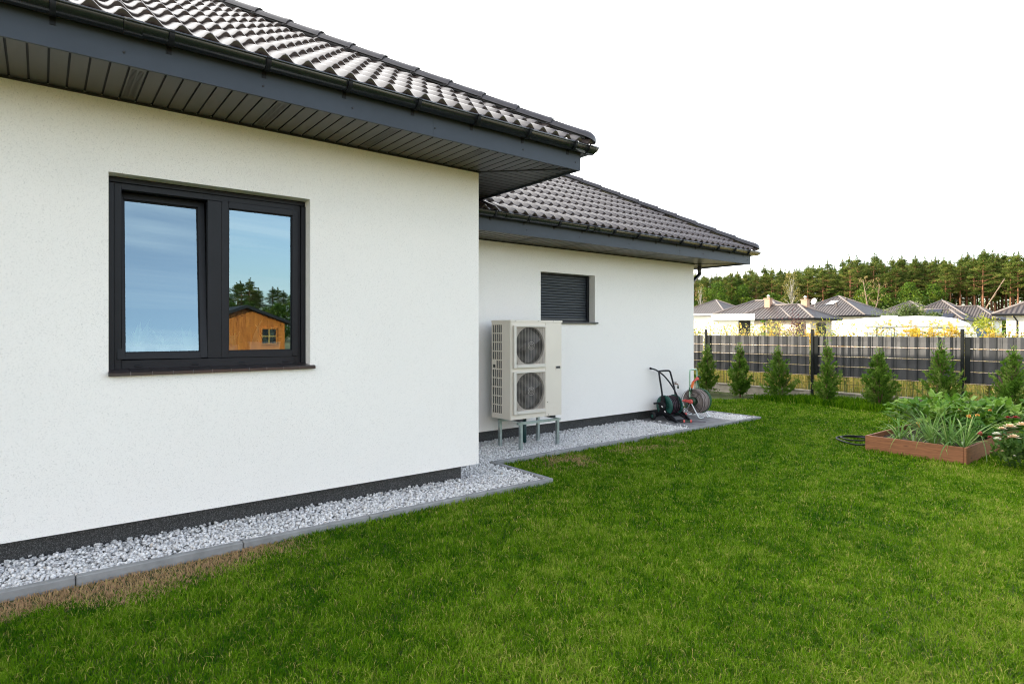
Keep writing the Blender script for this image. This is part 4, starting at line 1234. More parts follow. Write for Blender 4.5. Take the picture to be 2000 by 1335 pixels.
# ------------------------------------------------------------------ young thujas along the fence
def thuja(x, y, h, seed, width, label):
    rng = np.random.RandomState(seed)
    t = empty('thuja', (x, y, -.03), rng.uniform(0, 6), label, 'shrub', 'thujas along the fence')
    t.rotation_euler = (rng.normal(0, .035), rng.normal(0, .035), t.rotation_euler[2])
    tk = MB()
    bend = [(0, 0, 0)] + [(rng.normal(0, .012), rng.normal(0, .012), h * k / 6) for k in range(1, 6)] + [(rng.normal(0, .03), rng.normal(0, .03), h)]
    tk.tube(smooth_path(bend, 3), [.022 * (1 - .85 * i / 18) for i in range(19)], 6)
    for _ in range(26):
        z = rng.uniform(.08, .86) * h; az = rng.uniform(0, 6.3); rr = width * (1 - z / h) ** .6 * .7
        tk.tube([(0, 0, z), (rr * .6 * math.cos(az), rr * .6 * math.sin(az), z + rr * .7), (rr * math.cos(az), rr * math.sin(az), z + rr * 1.5)], [.006, .005, .003], 4)
    for _ in range(5):    # bare leaders at the top
        az = rng.uniform(0, 6.3); r_ = rng.uniform(.03, .10); z = h * rng.uniform(.70, .86)
        tk.tube([(0, 0, z - .1), (r_ * .7 * math.cos(az), r_ * .7 * math.sin(az), z), (r_ * math.cos(az), r_ * math.sin(az), z + rng.uniform(.08, .2))], [.005, .004, .002], 4)
    tk.build('trunk', M['trunk'], t)
    lv = Leaves(); nB = int(rng.uniform(74, 104))
    for k in range(nB):
        f = (k + rng.uniform(0, 1)) / nB; z0 = h * (.05 + .80 * f ** 1.15); az = 2.4 * k + rng.normal(0, .5)
        ln = width * np.interp(z0 / h, [0, .08, .22, .42, .60, .78, 1.0], [.90, 1.18, 1.12, .82, .52, .28, .12]) * rng.uniform(.55, 1.22)
        d0 = np.array([math.cos(az), math.sin(az), rng.uniform(.35, 1.0)]); d0 /= np.linalg.norm(d0)
        t0 = rng.uniform(.05, .70); nsp = max(5, int(19 * ln / width))
        for q in range(nsp):
            g_ = .22 + .78 * (q + rng.uniform(0, 1)) / nsp
            c = np.array([0, 0, z0]) + d0 * ln * g_ + np.array([0, 0, .30 * ln * g_ * g_]) + rng.normal(0, .020, 3)
            out = unit(d0 + np.array([0, 0, .35]) + rng.normal(0, .35, 3)); sd = unit(np.cross(out, rng.normal(size=3)))
            dv = unit(out[None] + sd[None] * np.linspace(-1.0, 1.0, 7)[:, None]); P = c[None] + dv * .026 + out[None] * np.array([0, .008, .02, .03, .02, .008, 0])[:, None]
            V, Fq, T = cards(P, .056 * rng.uniform(.7, 1.45, 7), .26, rng, np.clip(t0 + .18 * g_ + rng.normal(0, .09, 7), 0, 1), dv, .9)
            lv.add(V, Fq, T)
    # loose sprays on the leader
    n2 = 130; z = h * rng.uniform(.74, 1.0, n2); P = np.stack([rng.normal(0, .04, n2), rng.normal(0, .04, n2), z], 1)
    V, Fq, T = cards(P, .05 * rng.uniform(.6, 1.4, n2), .25, rng, rng.uniform(.4, 1, n2), np.array([0, 0, 1.]), .6); lv.add(V, Fq, T)
    lv.build('foliage', F['thuja'], t)
tl = ['small thuja nearest the far house corner, behind the hose reels', 'small thuja with a bare reddish stem foot, second from the house corner', 'broad bushy thuja left of the middle fence post', 'slim thuja just right of the middle fence post',
      'even conical thuja standing midway between the two right fence posts', 'wide loose thuja with two leaders left of the right fence post', 'thuja at the right photo edge behind the squash bed']
for i, (x, h, w_) in enumerate(((-9.31, 1.40, .31), (-8.30, 1.44, .27), (-7.26, 1.40, .38), (-6.16, 1.54, .29), (-5.09, 1.38, .32), (-3.99, 1.55, .42), (-2.91, 1.46, .40))):
    thuja(x, 13.95, h, 100 + i, w_, tl[i])

# ------------------------------------------------------------------ raised bed and its plants
bed = empty('raised_bed', (-2.9, 10.3, 0), 0, 'brown stained plank raised bed on the lawn at right', 'raised bed')
bx0, bx1, by0, by1 = -3.49, -2.325, 9.06, 11.55
def bo(mb, name, m_, **k):
    o = mb.build(name, m_, bed, **k); o.location = (2.9, -10.3, 0); return o
q = MB(); q.box(bx0, bx1 - .032, by0, by0 + .03, -.04, .242); bo(q, 'plank', M['bed_wood'], bevel=.003)
q = MB(); q.box(bx0, bx1 - .032, by1, by1 + .03, -.04, .240); bo(q, 'plank', M['bed_wood'], bevel=.003)
def side_plank(x, y0, y1):
    q = MB(); q.box(-.015, .015, y0 - 10.3, y1 - 10.3, -.04, .240)
    o = q.build('plank', M['bed_wood'], bed, bevel=.003); o.location = (x + 2.9, 0, 0)
side_plank(bx1 - .015, by0, by0 + 1.14); side_plank(bx1 - .010, by0 + 1.143, by1 + .03)
side_plank(bx0 + .015, by0 + .032, by1 - .002)
for (x, y) in ((bx0 + .055, by0 + .055), (bx1 - .058, by0 + .055), (bx1 - .058, by1 - .03)):
    q = MB(); q.box(x - .022, x + .022, y - .022, y + .022, -.04, .225); bo(q, 'corner_post', M['bed_wood'])
q = MB(); rs_ = random.Random(5); nx, ny = 16, 34
vs = [(bx0 + .031 + (bx1 - bx0 - .064) * i / nx, by0 + .031 + (by1 - by0 - .033) * j / ny, .165 + rs_.uniform(-.02, .02)) for i in range(nx + 1) for j in range(ny + 1)]
q.add(vs, [(i * (ny + 1) + j, (i + 1) * (ny + 1) + j, (i + 1) * (ny + 1) + j + 1, i * (ny + 1) + j + 1) for i in range(nx) for j in range(ny)])
bo(q, 'soil', M['soil'])

def squash_leaf(rng, r_, d, upv):
    """deeply lobed leaf with folded lobes; returns verts, tris"""
    n = 41; a = np.linspace(-PI * .93, PI * .93, n)
    lob = .50 + .50 * np.abs(np.cos(a * 2.5)) ** .8
    lob *= .80 + .28 * np.cos(a / 2) + .05 * np.sign(np.sin(a * 17))
    rad = r_ * lob
    z = (.24 * np.cos(a * 5) + rng.normal(0, .07, n)) * rad + rng.uniform(-.35, .35) * rad ** 2 / r_
    mid = np.stack([np.cos(a) * rad * .5, np.sin(a) * rad * .5, (z * .45 + .05 * r_)], 1); rim = np.stack([np.cos(a) * rad, np.sin(a) * rad, z], 1)
    d = Vector(d).normalized(); u = Vector(upv).normalized(); s_ = u.cross(d).normalized(); u = d.cross(s_)
    B = np.array([d[:], s_[:], u[:]])
    V = np.concatenate([[[0, 0, 0]], mid, rim]) @ B
    i = np.arange(n - 1)
    f3 = np.stack([np.zeros(n - 1, int), 1 + i, 2 + i], 1)
    f4 = np.stack([1 + i, 1 + n + i, 2 + n + i, 2 + i], 1)
    return V, f4, f3
def squash(x, y, seed, nl, reach, label, flowers):
    rng = np.random.RandomState(seed)
    t = empty('squash_plant', (x, y, .16), 0, label, 'squash plant', 'squash plants in the raised bed')
    lv = Leaves(); pt = MB(); fl = MB()
    for i in range(nl):
        az = 2.4 * i + rng.uniform(-.3, .3); f = rng.uniform(.35, 1); rr = reach * f; zt = rng.uniform(.20, .52) * (1.20 - .40 * f)
        tip = (rr * math.cos(az), rr * math.sin(az), zt)
        pt.tube(smooth_path([(0, 0, .0), (rr * .45 * math.cos(az), rr * .45 * math.sin(az), zt * .7), tip], 4), [.012] * 4 + [.008] * 5, 5)
        up = (math.cos(az) * rng.uniform(-.6, .5) + rng.normal(0, .35), math.sin(az) * rng.uniform(-.6, .5) + rng.normal(0, .35), 1)
        V, f4, f3 = squash_leaf(rng, rng.uniform(.070, .130), (math.cos(az), math.sin(az), rng.uniform(-.5, .6)), up)
        tt = np.clip(rng.uniform(.0, .85) + rng.normal(0, .10, len(V)), 0, 1); tt[1:42:4] += .15
        V = V + np.array(tip); lv.add(V, f4, tt, f3)
    lv.build('leaves', F['zucchini'], t); pt.build('stems', M['petiole'], t)
    for (dx, dy, dz) in flowers:
        fl = MB(); n = 10
        fl.lathe([(.008, 0), (.014, .02), (.020, .05), (.030, .075), (.018, .07)], (dx, dy, dz), (rng.normal(0, .4), -.3 + rng.normal(0, .4), 1), 7)
        fl.tube([(dx * .5, dy * .5, .05), (dx, dy, dz + .004)], .005, 5, 1)
        fl.build('blossom', [M['squash_flower'], M['petiole']], t)
squash(-3.15, 10.35, 31, 62, .50, 'squash plant spilling leaves over the left side of the raised bed', [(.05, -.42, .16)])
squash(-2.72, 10.75, 32, 66, .50, 'squash plant with orange blossoms in the middle of the raised bed', [(.02, -.38, .36), (.2, -.45, .30)])
squash(-3.12, 11.2, 33, 56, .50, 'squash plant at the rear left of the bed, nearest the fence', [(.1, -.42, .40)])
squash(-2.42, 11.3, 34, 64, .52, 'squash plant at the rear right of the bed with leaves hanging over the plank', [(.12, -.48, .26), (-.06, -.5, .33)])
M['leek_stalk'] = mat('leek_stalk', (.35, .45, .25), .5, .15, 20)
squash(-2.46, 10.62, 35, 42, .42, 'squash plant by the middle of the right plank, next to the leafy herbs', [(-.12, -.36, .30)])
def leek(x, y, seed, label, n=13, ln=.42):
    rng = np.random.RandomState(seed)
    t = empty('leek', (x, y, .165), 0, label, 'leek', 'leeks along the front of the bed')
    lv = Leaves()
    for i in range(n):
        az = rng.uniform(0, 2 * PI); el = rng.uniform(.75, 1.45)
        V, Fq = strap((rng.normal(0, .012), rng.normal(0, .012), 0), (math.cos(az) * math.cos(el), math.sin(az) * math.cos(el), math.sin(el)), ln * rng.uniform(.7, 1.4), rng.uniform(.010, .020), rng.uniform(.06, .42), rng, 10)
        lv.add(V, Fq, np.full(len(V), rng.uniform(.1, .95)))
    lv.build('leaves', F['leek'], t)
    s_ = MB(); s_.lathe([(.014, -.02), (.013, .08), (.016, .12)], n=8); s_.build('stalk', M['leek_stalk'], t)
lk = [(-3.17, 9.36, 'leftmost leek in the bed, its leaves bent to the left'), (-2.98, 9.30, 'low leek by the front plank, second from the left end of the bed'), (-2.86, 9.52, 'tall upright leek behind the middle of the front plank'), (-2.74, 9.30, 'leek close behind the knotty middle of the front plank'),
      (-2.66, 9.56, 'tall fanned leek, second row, right of the bed middle'), (-2.56, 9.28, 'leek near the right front corner, closest to the front plank'), (-2.47, 9.50, 'leek drooping towards the right side plank'), (-2.41, 9.24, 'leek in the right front corner hanging over the plank')]
for i, (x, y, lab) in enumerate(lk): leek(x, y, 50 + i, lab, 24 if i not in (1,) else 13, .58 if i in (2, 4) else .48)
def clump_plant(name, x, y, z, r_, h, n, size, fm, label, cat, seed, group=None, flat=.8, stems=10):
    rng = np.random.RandomState(seed)
    t = empty(name, (x, y, z), 0, label, cat, group)
    lv = Leaves(); sm = MB()
    k = max(6, n // 60)
    for i in range(k):
        az = rng.uniform(0, 6.3); q = rng.uniform(0, .75) ** .6 * r_; zz_ = h * rng.uniform(.25, .85)
        lv.clump((q * math.cos(az), q * math.sin(az), zz_), (r_ * .38, r_ * .38, h * .20), n // k, size, rng, tint=rng.uniform(.25, .75), aspect=.62, shell=.3)
    for i in range(stems):
        az = rng.uniform(0, 6.3); q = rng.uniform(.1, .8) * r_
        sm.tube([(0, 0, 0), (q * .5 * math.cos(az), q * .5 * math.sin(az), h * .5), (q * math.cos(az), q * math.sin(az), h * .8)], [.006, .005, .003], 5)
    lv.build('foliage', fm, t); sm.build('stems', M['petiole'], t)
    return t, rng
clump_plant('leafy_herb', -2.47, 9.98, .165, .21, .34, 700, .055, F['parsley'], 'bright green leafy herb clump by the right plank of the bed', 'herb', 61)
clump_plant('leafy_herb', -2.62, 10.22, .165, .20, .36, 600, .055, F['parsley'], 'bright green leafy herb clump in front of the squash blossoms', 'herb', 62)

# flowering bush at the right photo edge
da, rng = clump_plant('dahlia_bush', -1.60, 9.22, -.02, .46, .58, 1500, .075, F['dahlia'], 'dark leaved dahlia bush with cream and crimson flowers beside the bed', 'flower bush', 71)
def bloom(x, y, z, r_, m_, seed, npet=22):
    rng = np.random.RandomState(seed); fl = MB()
    for i in range(npet):
        az = 2.4 * i; f = (i + 1) / npet; el = 1.3 - 1.25 * f; ln = r_ * (.45 + .55 * f)
        d = Vector((math.cos(az) * math.cos(el), math.sin(az) * math.cos(el), math.sin(el))); s_ = Vector((-math.sin(az), math.cos(az), 0)) * r_ * .24
        o_ = Vector((x, y, z)); fl.add([o_, o_ + d * ln * .6 + s_, o_ + d * ln, o_ + d * ln * .6 - s_], [(0, 1, 2, 3)])
    return fl.build('flower', m_, da)
for i, (dx, dy, dz, r_, c) in enumerate(((-.30, -.16, .575, .085, 'cream_petal'), (-.20, -.08, .60, .085, 'cream_petal'), (-.24, -.30, .475, .08, 'cream_petal'), (-.40, -.06, .53, .06, 'cream_petal'), (-.12, -.22, .41, .035, 'cream_petal'), (-.42, -.20, .48, .055, 'white_petal'), (-.40, -.26, .43, .05, 'white_petal'), (-.34, -.30, .30, .025, 'cream_petal'), (-.22, -.34, .27, .02, 'white_petal'),
    (-.30, .10, .66, .055, 'red_petal'), (-.38, .12, .65, .045, 'red_petal'), (-.14, .0, .64, .055, 'red_petal'), (-.50, -.12, .42, .04, 'red_petal'), (.05, -.2, .50, .06, 'cream_petal'), (.15, .1, .6, .06, 'cream_petal'), (.0, .2, .62, .05, 'white_petal'))):
    bloom(dx, dy, dz, r_, M[c], 80 + i)
# one crimson bloom leaning over the bed corner
cf = empty('crimson_flower', (-2.30, 9.55, 0), 0, 'single crimson flower leaning against the right bed plank', 'flower')
q = MB(); q.tube(smooth_path([(.08, -.05, 0), (.05, -.02, .2), (0, 0, .36)], 4), .005, 5); q.build('stem', M['petiole'], cf)
q = MB(); q.lathe([(0, -.01), (.022, 0), (.032, .022), (.026, .04), (.0, .045)], (0, 0, .36), (-.2, -.6, .6), 9); q.build('flower', M['red_petal'], cf)

# black hose lying in loops on the grass
hl = MB()
hl.tube(smooth_path([(-3.50, 9.35, 0.085), (-3.66, 9.28, 0.055), (-3.85, 9.33, 0.057), (-4.08, 9.55, 0.057), (-4.12, 9.75, 0.059), (-3.98, 9.90, 0.059), (-3.80, 9.88, 0.065), (-3.72, 9.70, 0.065), (-3.86, 9.50, 0.070), (-4.05, 9.62, 0.075), (-4.04, 9.82, 0.075), (-3.88, 9.95, 0.075), (-3.70, 10.05, 0.065)], 7), .011, 8)
tag(hl.build('garden_hose', M['hose_black']), 'black garden hose coiled on the lawn left of the raised bed', 'hose')

# ------------------------------------------------------------------ lawn grass
def vnoise(x, y, sc, seed):
    r_ = np.random.RandomState(seed); G = r_.uniform(0, 1, (64, 64)); u = x / sc + 100; v = y / sc + 100
    i = np.floor(u).astype(int); j = np.floor(v).astype(int); f = u - i; g_ = v - j; f = f * f * (3 - 2 * f); g_ = g_ * g_ * (3 - 2 * g_)
    q = lambda a, b: G[a % 64, b % 64]
    return (q(i, j) * (1 - f) + q(i + 1, j) * f) * (1 - g_) + (q(i, j + 1) * (1 - f) + q(i + 1, j + 1) * f) * g_
def grass():
    rng = np.random.RandomState(9)
    Vs, A4, A3, Ts = [], [], [], []; nb = 0
    fwd = np.array([-math.sin(YAW), math.cos(YAW)]); rgt = np.array([math.cos(YAW), math.sin(YAW)])
    zones = [(1.6, 3.6, 17000, .0042, 1.0), (3.6, 5.0, 12500, .0054, 1.0), (5.0, 7.2, 8000, .0074, 1.0), (7.2, 10.0, 4800, .0100, 1.0), (10.0, 14.5, 2800, .0140, 1.0)]
    for (d0, d1, dens, wd, hm) in zones:
        half = lambda d: d * .92 + 2.2
        n = int((d1 - d0) * 2 * half(d1) * dens)
        dp_ = rng.uniform(d0, d1, n); lt = rng.uniform(-half(d1), half(d1), n)
        x = fwd[0] * dp_ + rgt[0] * lt; y = fwd[1] * dp_ + rgt[1] * lt
        ok = (y > -2.6) & (y < 14.9) & ((np.abs(lt) < half(dp_)))
        ok &= np.where(y < 4.43, x > -4.872, np.where(y < 10.70, x > -5.932, x > -10.3))
        ok &= ~((x > bx0 - .01) & (x < bx1 + .01) & (y > by0 - .01) & (y < by1 + .04))
        x, y = x[ok], y[ok]; n = len(x)
        big = vnoise(x, y, 1.1, 1); mid = vnoise(x, y, .26, 2); sm_ = vnoise(x, y, .07, 3)
        # dry scorched strip along the left kerb, thin straw patches elsewhere
        kd = np.where(y < 4.43, x + 4.87, x + 5.93)
        dry = np.clip(1.0 - kd / (.30 + .46 * vnoise(x, y, .45, 4)), 0, 1) * ((y > -.9) & (y < 1.75)) * np.clip((1.75 - y) / .7, 0, 1)
        dry = np.maximum(dry, .45 * np.exp(-(((x + 5.55) / .30) ** 2 + ((y - 5.35) / .35) ** 2)) * (mid > .35))
        dry = np.maximum(dry, .22 * np.exp(-(((x + 5.55) / .25) ** 2 + ((y - 6.9) / .8) ** 2)) * (mid > .45))
        thin = rng.uniform(size=n) < (1 - .6 * dry)
        x, y, big, mid, sm_, dry, kd = x[thin], y[thin], big[thin], mid[thin], sm_[thin], dry[thin], kd[thin]; n = len(x)
        t = .36 + .26 * (big - .5) + .30 * (mid - .5) + .46 * (sm_ - .5) + rng.normal(0, .21, n)
        right = np.clip((x + y * .35 + 1.2) / 4, 0, 1)
        t = t + .16 * right
        t = np.clip(t, 0, .70)
        straw = rng.uniform(size=n) < (.05 + .05 * np.clip(big * 2 - 1, 0, 1) + .10 * right * (mid > .5))
        t = np.where(straw, rng.uniform(.72, .86, n), t)
        dr = rng.uniform(size=n) < dry * 1.7
        t = np.where(dr, rng.uniform(.88, 1.0, n), t)
        h = rng.uniform(.014, .035, n) * hm * (.75 + .55 * mid) * (1 - .5 * dry)
        # unmown fringe at the kerb and round the bed and thujas
        edge = ((kd < .05) & (dry < .3)) | ((y > by0 - .10) & (y < by0) & (x > bx0) & (x < bx1)) | ((x > bx1) & (x < bx1 + .08) & (y > by0) & (y < by1))
        h = np.where(edge, h * rng.uniform(1.0, 2.2, n), h)
        longg = (y > 13.55 + .25 * (mid - .5))
        h = np.where(longg, rng.uniform(.08, .22, n), h); t = np.where(longg, np.clip(t - .12, 0, 1), t)
        w_ = wd * rng.uniform(.7, 1.25, n)
        az = rng.uniform(0, 2 * PI, n); ll = rng.uniform(.15, 1.35, n) * np.where(longg, .5, 1); ln = np.stack([np.cos(az) * ll, np.sin(az) * ll], 1)
        P = np.stack([x, y, np.full(n, .012)], 1)
        V, f4, f3, T = blades(P, h + .02, w_, ln, rng, t)
        Vs.append(V); A4.append(f4 + nb); A3.append(f3 + nb); Ts.append(T); nb += len(V)
    o = np_mesh('grass', np.concatenate(Vs), [np.concatenate(A4), np.concatenate(A3)], F['grass'], None, np.concatenate(Ts))
    tag(o, 'short mown green grass covering the garden lawn', 'grass', kind='stuff')
grass()
# low weeds between the thujas
rng = np.random.RandomState(17); lv = Leaves()
for _ in range(46):
    x = rng.uniform(-9.6, -1.5); y = rng.uniform(13.8, 14.8)
    lv.clump((x, y, .06), (.13, .10, .09), 40, .05, rng, tint=rng.uniform(.1, .5), aspect=.5)
tag(lv.build('ground_weeds', F['oak']), 'low dark weeds growing between the thujas at the fence foot', 'weeds', kind='stuff')

# ------------------------------------------------------------------ dry meadow beyond the fence
def meadow():
    rng = np.random.RandomState(23); lv = Leaves()
    def stalks(n, y0, y1, hmin, hmax, wmin, wmax, cl):
        x = rng.uniform(-17, 5, n); y = FY + rng.uniform(y0, y1, n); big = vnoise(x, y, cl, 6)
        h = rng.uniform(hmin, hmax, n) * (.70 + .55 * big)
        az = rng.uniform(0, 6.3, n); ll = rng.uniform(.02, .40, n); ln = np.stack([np.cos(az) * ll, np.sin(az) * ll], 1)
        t = np.clip(.50 + .6 * (big - .5) + rng.normal(0, .24, n), 0, 1)
        V, f4, f3, T = blades(np.stack([x, y, np.full(n, -.06)], 1), h, rng.uniform(wmin, wmax, n), ln, rng, t, .2)
        lv.add(V, f4, T, f3)
    stalks(900, .25, 1.3, .10, .35, .004, .010, .8)
    stalks(16000, 1.3, 9, .35, .95, .006, .014, .8)
    stalks(3600, .5, 3.2, 1.25, 1.72, .006, .012, .6)
    # leaves and seed heads, low ones in the open field and high ones on the tall stalks
    def bits(m_, y0, y1, zmax, zpow, s0, s1):
        x = rng.uniform(-17, 5, m_); y = FY + rng.uniform(y0, y1, m_); big = vnoise(x, y, .5, 7)
        z = rng.uniform(.02, 1.0, m_) ** zpow * zmax * (.70 + .40 * big)
        V, Fq, T = cards(np.stack([x, y, z], 1), rng.uniform(s0, s1, m_), .55, rng, np.clip(.48 + .7 * (big - .5) + rng.normal(0, .30, m_), 0, 1)); lv.add(V, Fq, T)
    bits(26000, 1.2, 7, .95, .8, .03, .09)
    bits(24000, .4, 3.4, 1.88, .40, .03, .10)
    tag(lv.build('meadow', F['weeds']), 'dry yellow weeds and grasses growing beyond the fence', 'meadow', kind='stuff')
meadow()
def goldenrod(x, y, h, seed, label):
    rng = np.random.RandomState(seed); t = empty('goldenrod', (x, y, -.06), 0, label, 'wild plant', 'goldenrod plants beyond the fence')
    lv = Leaves(); sm = MB()
    for k in range(5):
        az = rng.uniform(0, 6.3); q = rng.uniform(.05, .22); hh = h * rng.uniform(.82, 1.0)
        top = np.array([q * math.cos(az), q * math.sin(az), hh])
        sm.tube([(0, 0, 0), tuple(top * (.5, .5, .5)), tuple(top)], [.006, .005, .003], 5)
        for j in range(7):
            a2 = rng.uniform(0, 6.3); c = top + np.array([math.cos(a2) * .10, math.sin(a2) * .10, -.06 - rng.uniform(0, .16)])
            lv.clump(c, (.075, .075, .022), 34, .032, rng, tint=rng.uniform(.6, .95), aspect=.6, shell=.1)
        lv.clump(top, (.04, .04, .06), 40, .03, rng, tint=.8, aspect=.6)
        for j in range(16):
            f = rng.uniform(.3, .85); lv.clump(top * f, (.06, .06, .03), 3, .09, rng, tint=.12, aspect=.22)
    lv.build('bloom', F['goldenrod'], t); sm.build('stem', M['petiole'], t)
for i, (x, y, h, lab) in enumerate(((-5.05, 15.7, 1.98, 'tallest goldenrod, in front of the white caravan wall'), (-4.45, 15.9, 1.90, 'goldenrod at the rounded right end of the caravan'), (-4.85, 16.1, 1.80, 'shorter goldenrod between the two tall ones by the caravan'), (-3.65, 15.8, 1.82, 'goldenrod beside the right fence post'), (-3.25, 16.0, 1.80, 'goldenrod hiding the parked car bonnet'),
    (-7.45, 15.8, 1.78, 'goldenrod under the yellow green bush, left of the middle fence post'), (-9.3, 15.9, 1.72, 'goldenrod near the left fence post by the house corner'), (-6.55, 15.9, 1.80, 'thin goldenrod just right of the middle fence post'), (-2.6, 15.9, 1.78, 'goldenrod before the white house at the right edge'), (-8.6, 16, 1.72, 'goldenrod in front of the dark doorway of the flat-roofed building'))):
    goldenrod(x, y, h, 200 + i, lab)
def bush(name, x, y, r_, h, n, size, fm, label, seed, z=-.06, cat='bush', k=22):
    rng = np.random.RandomState(seed); t = empty(name, (x, y, z), 0, label, cat)
    lv = Leaves(); sm = MB()
    for i in range(k):
        az = rng.uniform(0, 6.3); q = rng.uniform(0, 1) ** .6 * r_ * .8; zc = h * (.12 + .80 * rng.uniform(0, 1) ** .8) * (1 - .25 * (q / r_))
        lv.clump((q * math.cos(az), q * math.sin(az), zc), (r_ * .30, r_ * .30, h * .13), n // k, size, rng, tint=rng.uniform(.15, .85), aspect=.5, shell=.3)
        sm.tube([(0, 0, 0), (q * .6 * math.cos(az), q * .6 * math.sin(az), zc * .6), (q * math.cos(az), q * math.sin(az), min(zc + h * .12, h))], [.015 * h, .010 * h, .004 * h], 5)
    # loose upright shoots so the outline is ragged
    for i in range(k):
        az = rng.uniform(0, 6.3); q = rng.uniform(.2, 1) * r_ * .85; P = np.stack([np.full(14, q * math.cos(az)), np.full(14, q * math.sin(az)), np.linspace(h * .7, h * rng.uniform(.9, 1.12), 14)], 1) + rng.normal(0, size * .4, (14, 3))
        V, Fq, T = cards(P, size * rng.uniform(.6, 1.1, 14), .4, rng, np.clip(rng.uniform(.3, .9) + rng.normal(0, .1, 14), 0, 1)); lv.add(V, Fq, T)
    lv.build('foliage', fm, t); sm.build('stems', M['oak_bark'], t)
bush('bush', -10.4, 21.0, .85, 2.35, 2600, .075, F['maroon'], 'maroon leaved bush in front of the cream bungalow', 301)
bush('bush', -8.35, 19.0, .55, 2.0, 1300, .07, F['lime'], 'yellow green bush in front of the bungalow doors', 302)
bush('bush', -10.15, 18.6, .34, 1.95, 800, .06, F['lime'], 'slim yellow green bush left of the maroon bush', 304)
def spruce(x, y, h, seed, label):
    rng = np.random.RandomState(seed); t = empty('young_spruce', (x, y, -.06), 0, label, 'tree'); lv = Leaves(); sm = MB()
    sm.tube([(0, 0, 0), (0, 0, h)], [.03, .006], 6)
    for i in range(9):
        z = .15 * h + .78 * h * i / 8; r_ = .30 * h * (1 - z / h) + .03
        for j in range(9):
            az = 2 * PI * j / 9 + i; P = np.stack([np.linspace(.1, 1, 10) * r_ * math.cos(az), np.linspace(.1, 1, 10) * r_ * math.sin(az), z - np.linspace(0, .2, 10) * r_], 1) + rng.normal(0, .012, (10, 3))
            V, Fq, T = cards(P, .06, .4, rng, rng.uniform(.2, .7, 10)); lv.add(V, Fq, T)
    lv.build('foliage', F['thuja'], t); sm.build('trunk', M['trunk'], t)
spruce(-11.3, 20.5, 2.28, 310, 'young blue green spruce in front of the cream bungalow wall')

# ------------------------------------------------------------------ wooden shed in the garden (seen mirrored in the window)
shed = empty('garden_shed', (5.0, 3.81, 0), 0, 'orange plank garden shed with black felt roof, mirrored in the right pane', 'shed')
SO = Vector((-5.0, -3.81, 0))
def so(mb, name, m_, par=None, **k):
    o = mb.build(name, m_, par or shed, **k); 
    if par is None: o.location = SO
    return o
q = MB(); ya, yb, yc, ze, zp = 2.90, 4.72, 3.81, 1.90, 2.24
prof = [(ya, -.05), (yb, -.05), (yb, ze), (yc, zp), (ya, ze)]
q.add([(4.02, y, z) for y, z in prof] + [(6.0, y, z) for y, z in prof], [(4, 3, 2, 1, 0), (5, 6, 7, 8, 9)] + [(j, (j + 1) % 5, (j + 1) % 5 + 5, j + 5) for j in range(5)])
# boards of the front: vertical in the gable and door, horizontal beside the window
for i in range(18):
    y = ya + .005 + i * .101; zt = ze + (zp - ze) * (1 - abs(y + .048 - yc) / (yb - yc)) - .01
    q.box(4.004, 4.0195, y, y + .096, 1.79, max(zt - .02, 1.80))
for i in range(11): q.box(3.998, 4.0195, ya + .15 + i * .099, ya + .15 + i * .099 + .095, .05, 1.765)
for i in range(18): q.box(4.002, 4.0195, 3.965, yb, .05 + .097 * i, .05 + .097 * i + .092)
q.box(3.992, 4.0195, 3.945, 3.963, .05, 1.77); q.box(3.996, 4.0195, ya, yb, 1.768, 1.788)
so(q, 'wall', M['shed_wood'])
for s_ in (-1, 1):
    q = MB(); e = yc + s_ * (yb - yc + .10); m_ = (zp - ze) / (yb - yc)
    q.add([(3.86, yc, zp + .005), (3.86, e, zp + .005 - m_ * (yb - yc + .10)), (6.1, e, zp + .005 - m_ * (yb - yc + .10)), (6.1, yc, zp + .005), (3.86, yc, zp + .075), (3.86, e, zp + .075 - m_ * (yb - yc + .10)), (6.1, e, zp + .075 - m_ * (yb - yc + .10)), (6.1, yc, zp + .075)],
          [(0, 1, 2, 3), (7, 6, 5, 4), (0, 4, 5, 1), (1, 5, 6, 2), (2, 6, 7, 3)])
    so(q, 'roof', M['felt'])
q = MB(); q.box(3.975, 3.99, 4.18, 4.50, 1.40, 1.745, 1); framebox(q, 4.15, 4.53, 1.37, 1.775, .03, .03, .03, .03, 3.965, 3.989)
so(q, 'window', [M['shed_wood'], M['far_dark']]); q = MB(); q.box(3.968, 3.9745, 4.328, 4.352, 1.40, 1.745); q.box(3.966, 3.9735, 4.18, 4.50, 1.56, 1.584); so(q, 'muntin', M['shed_trim'])

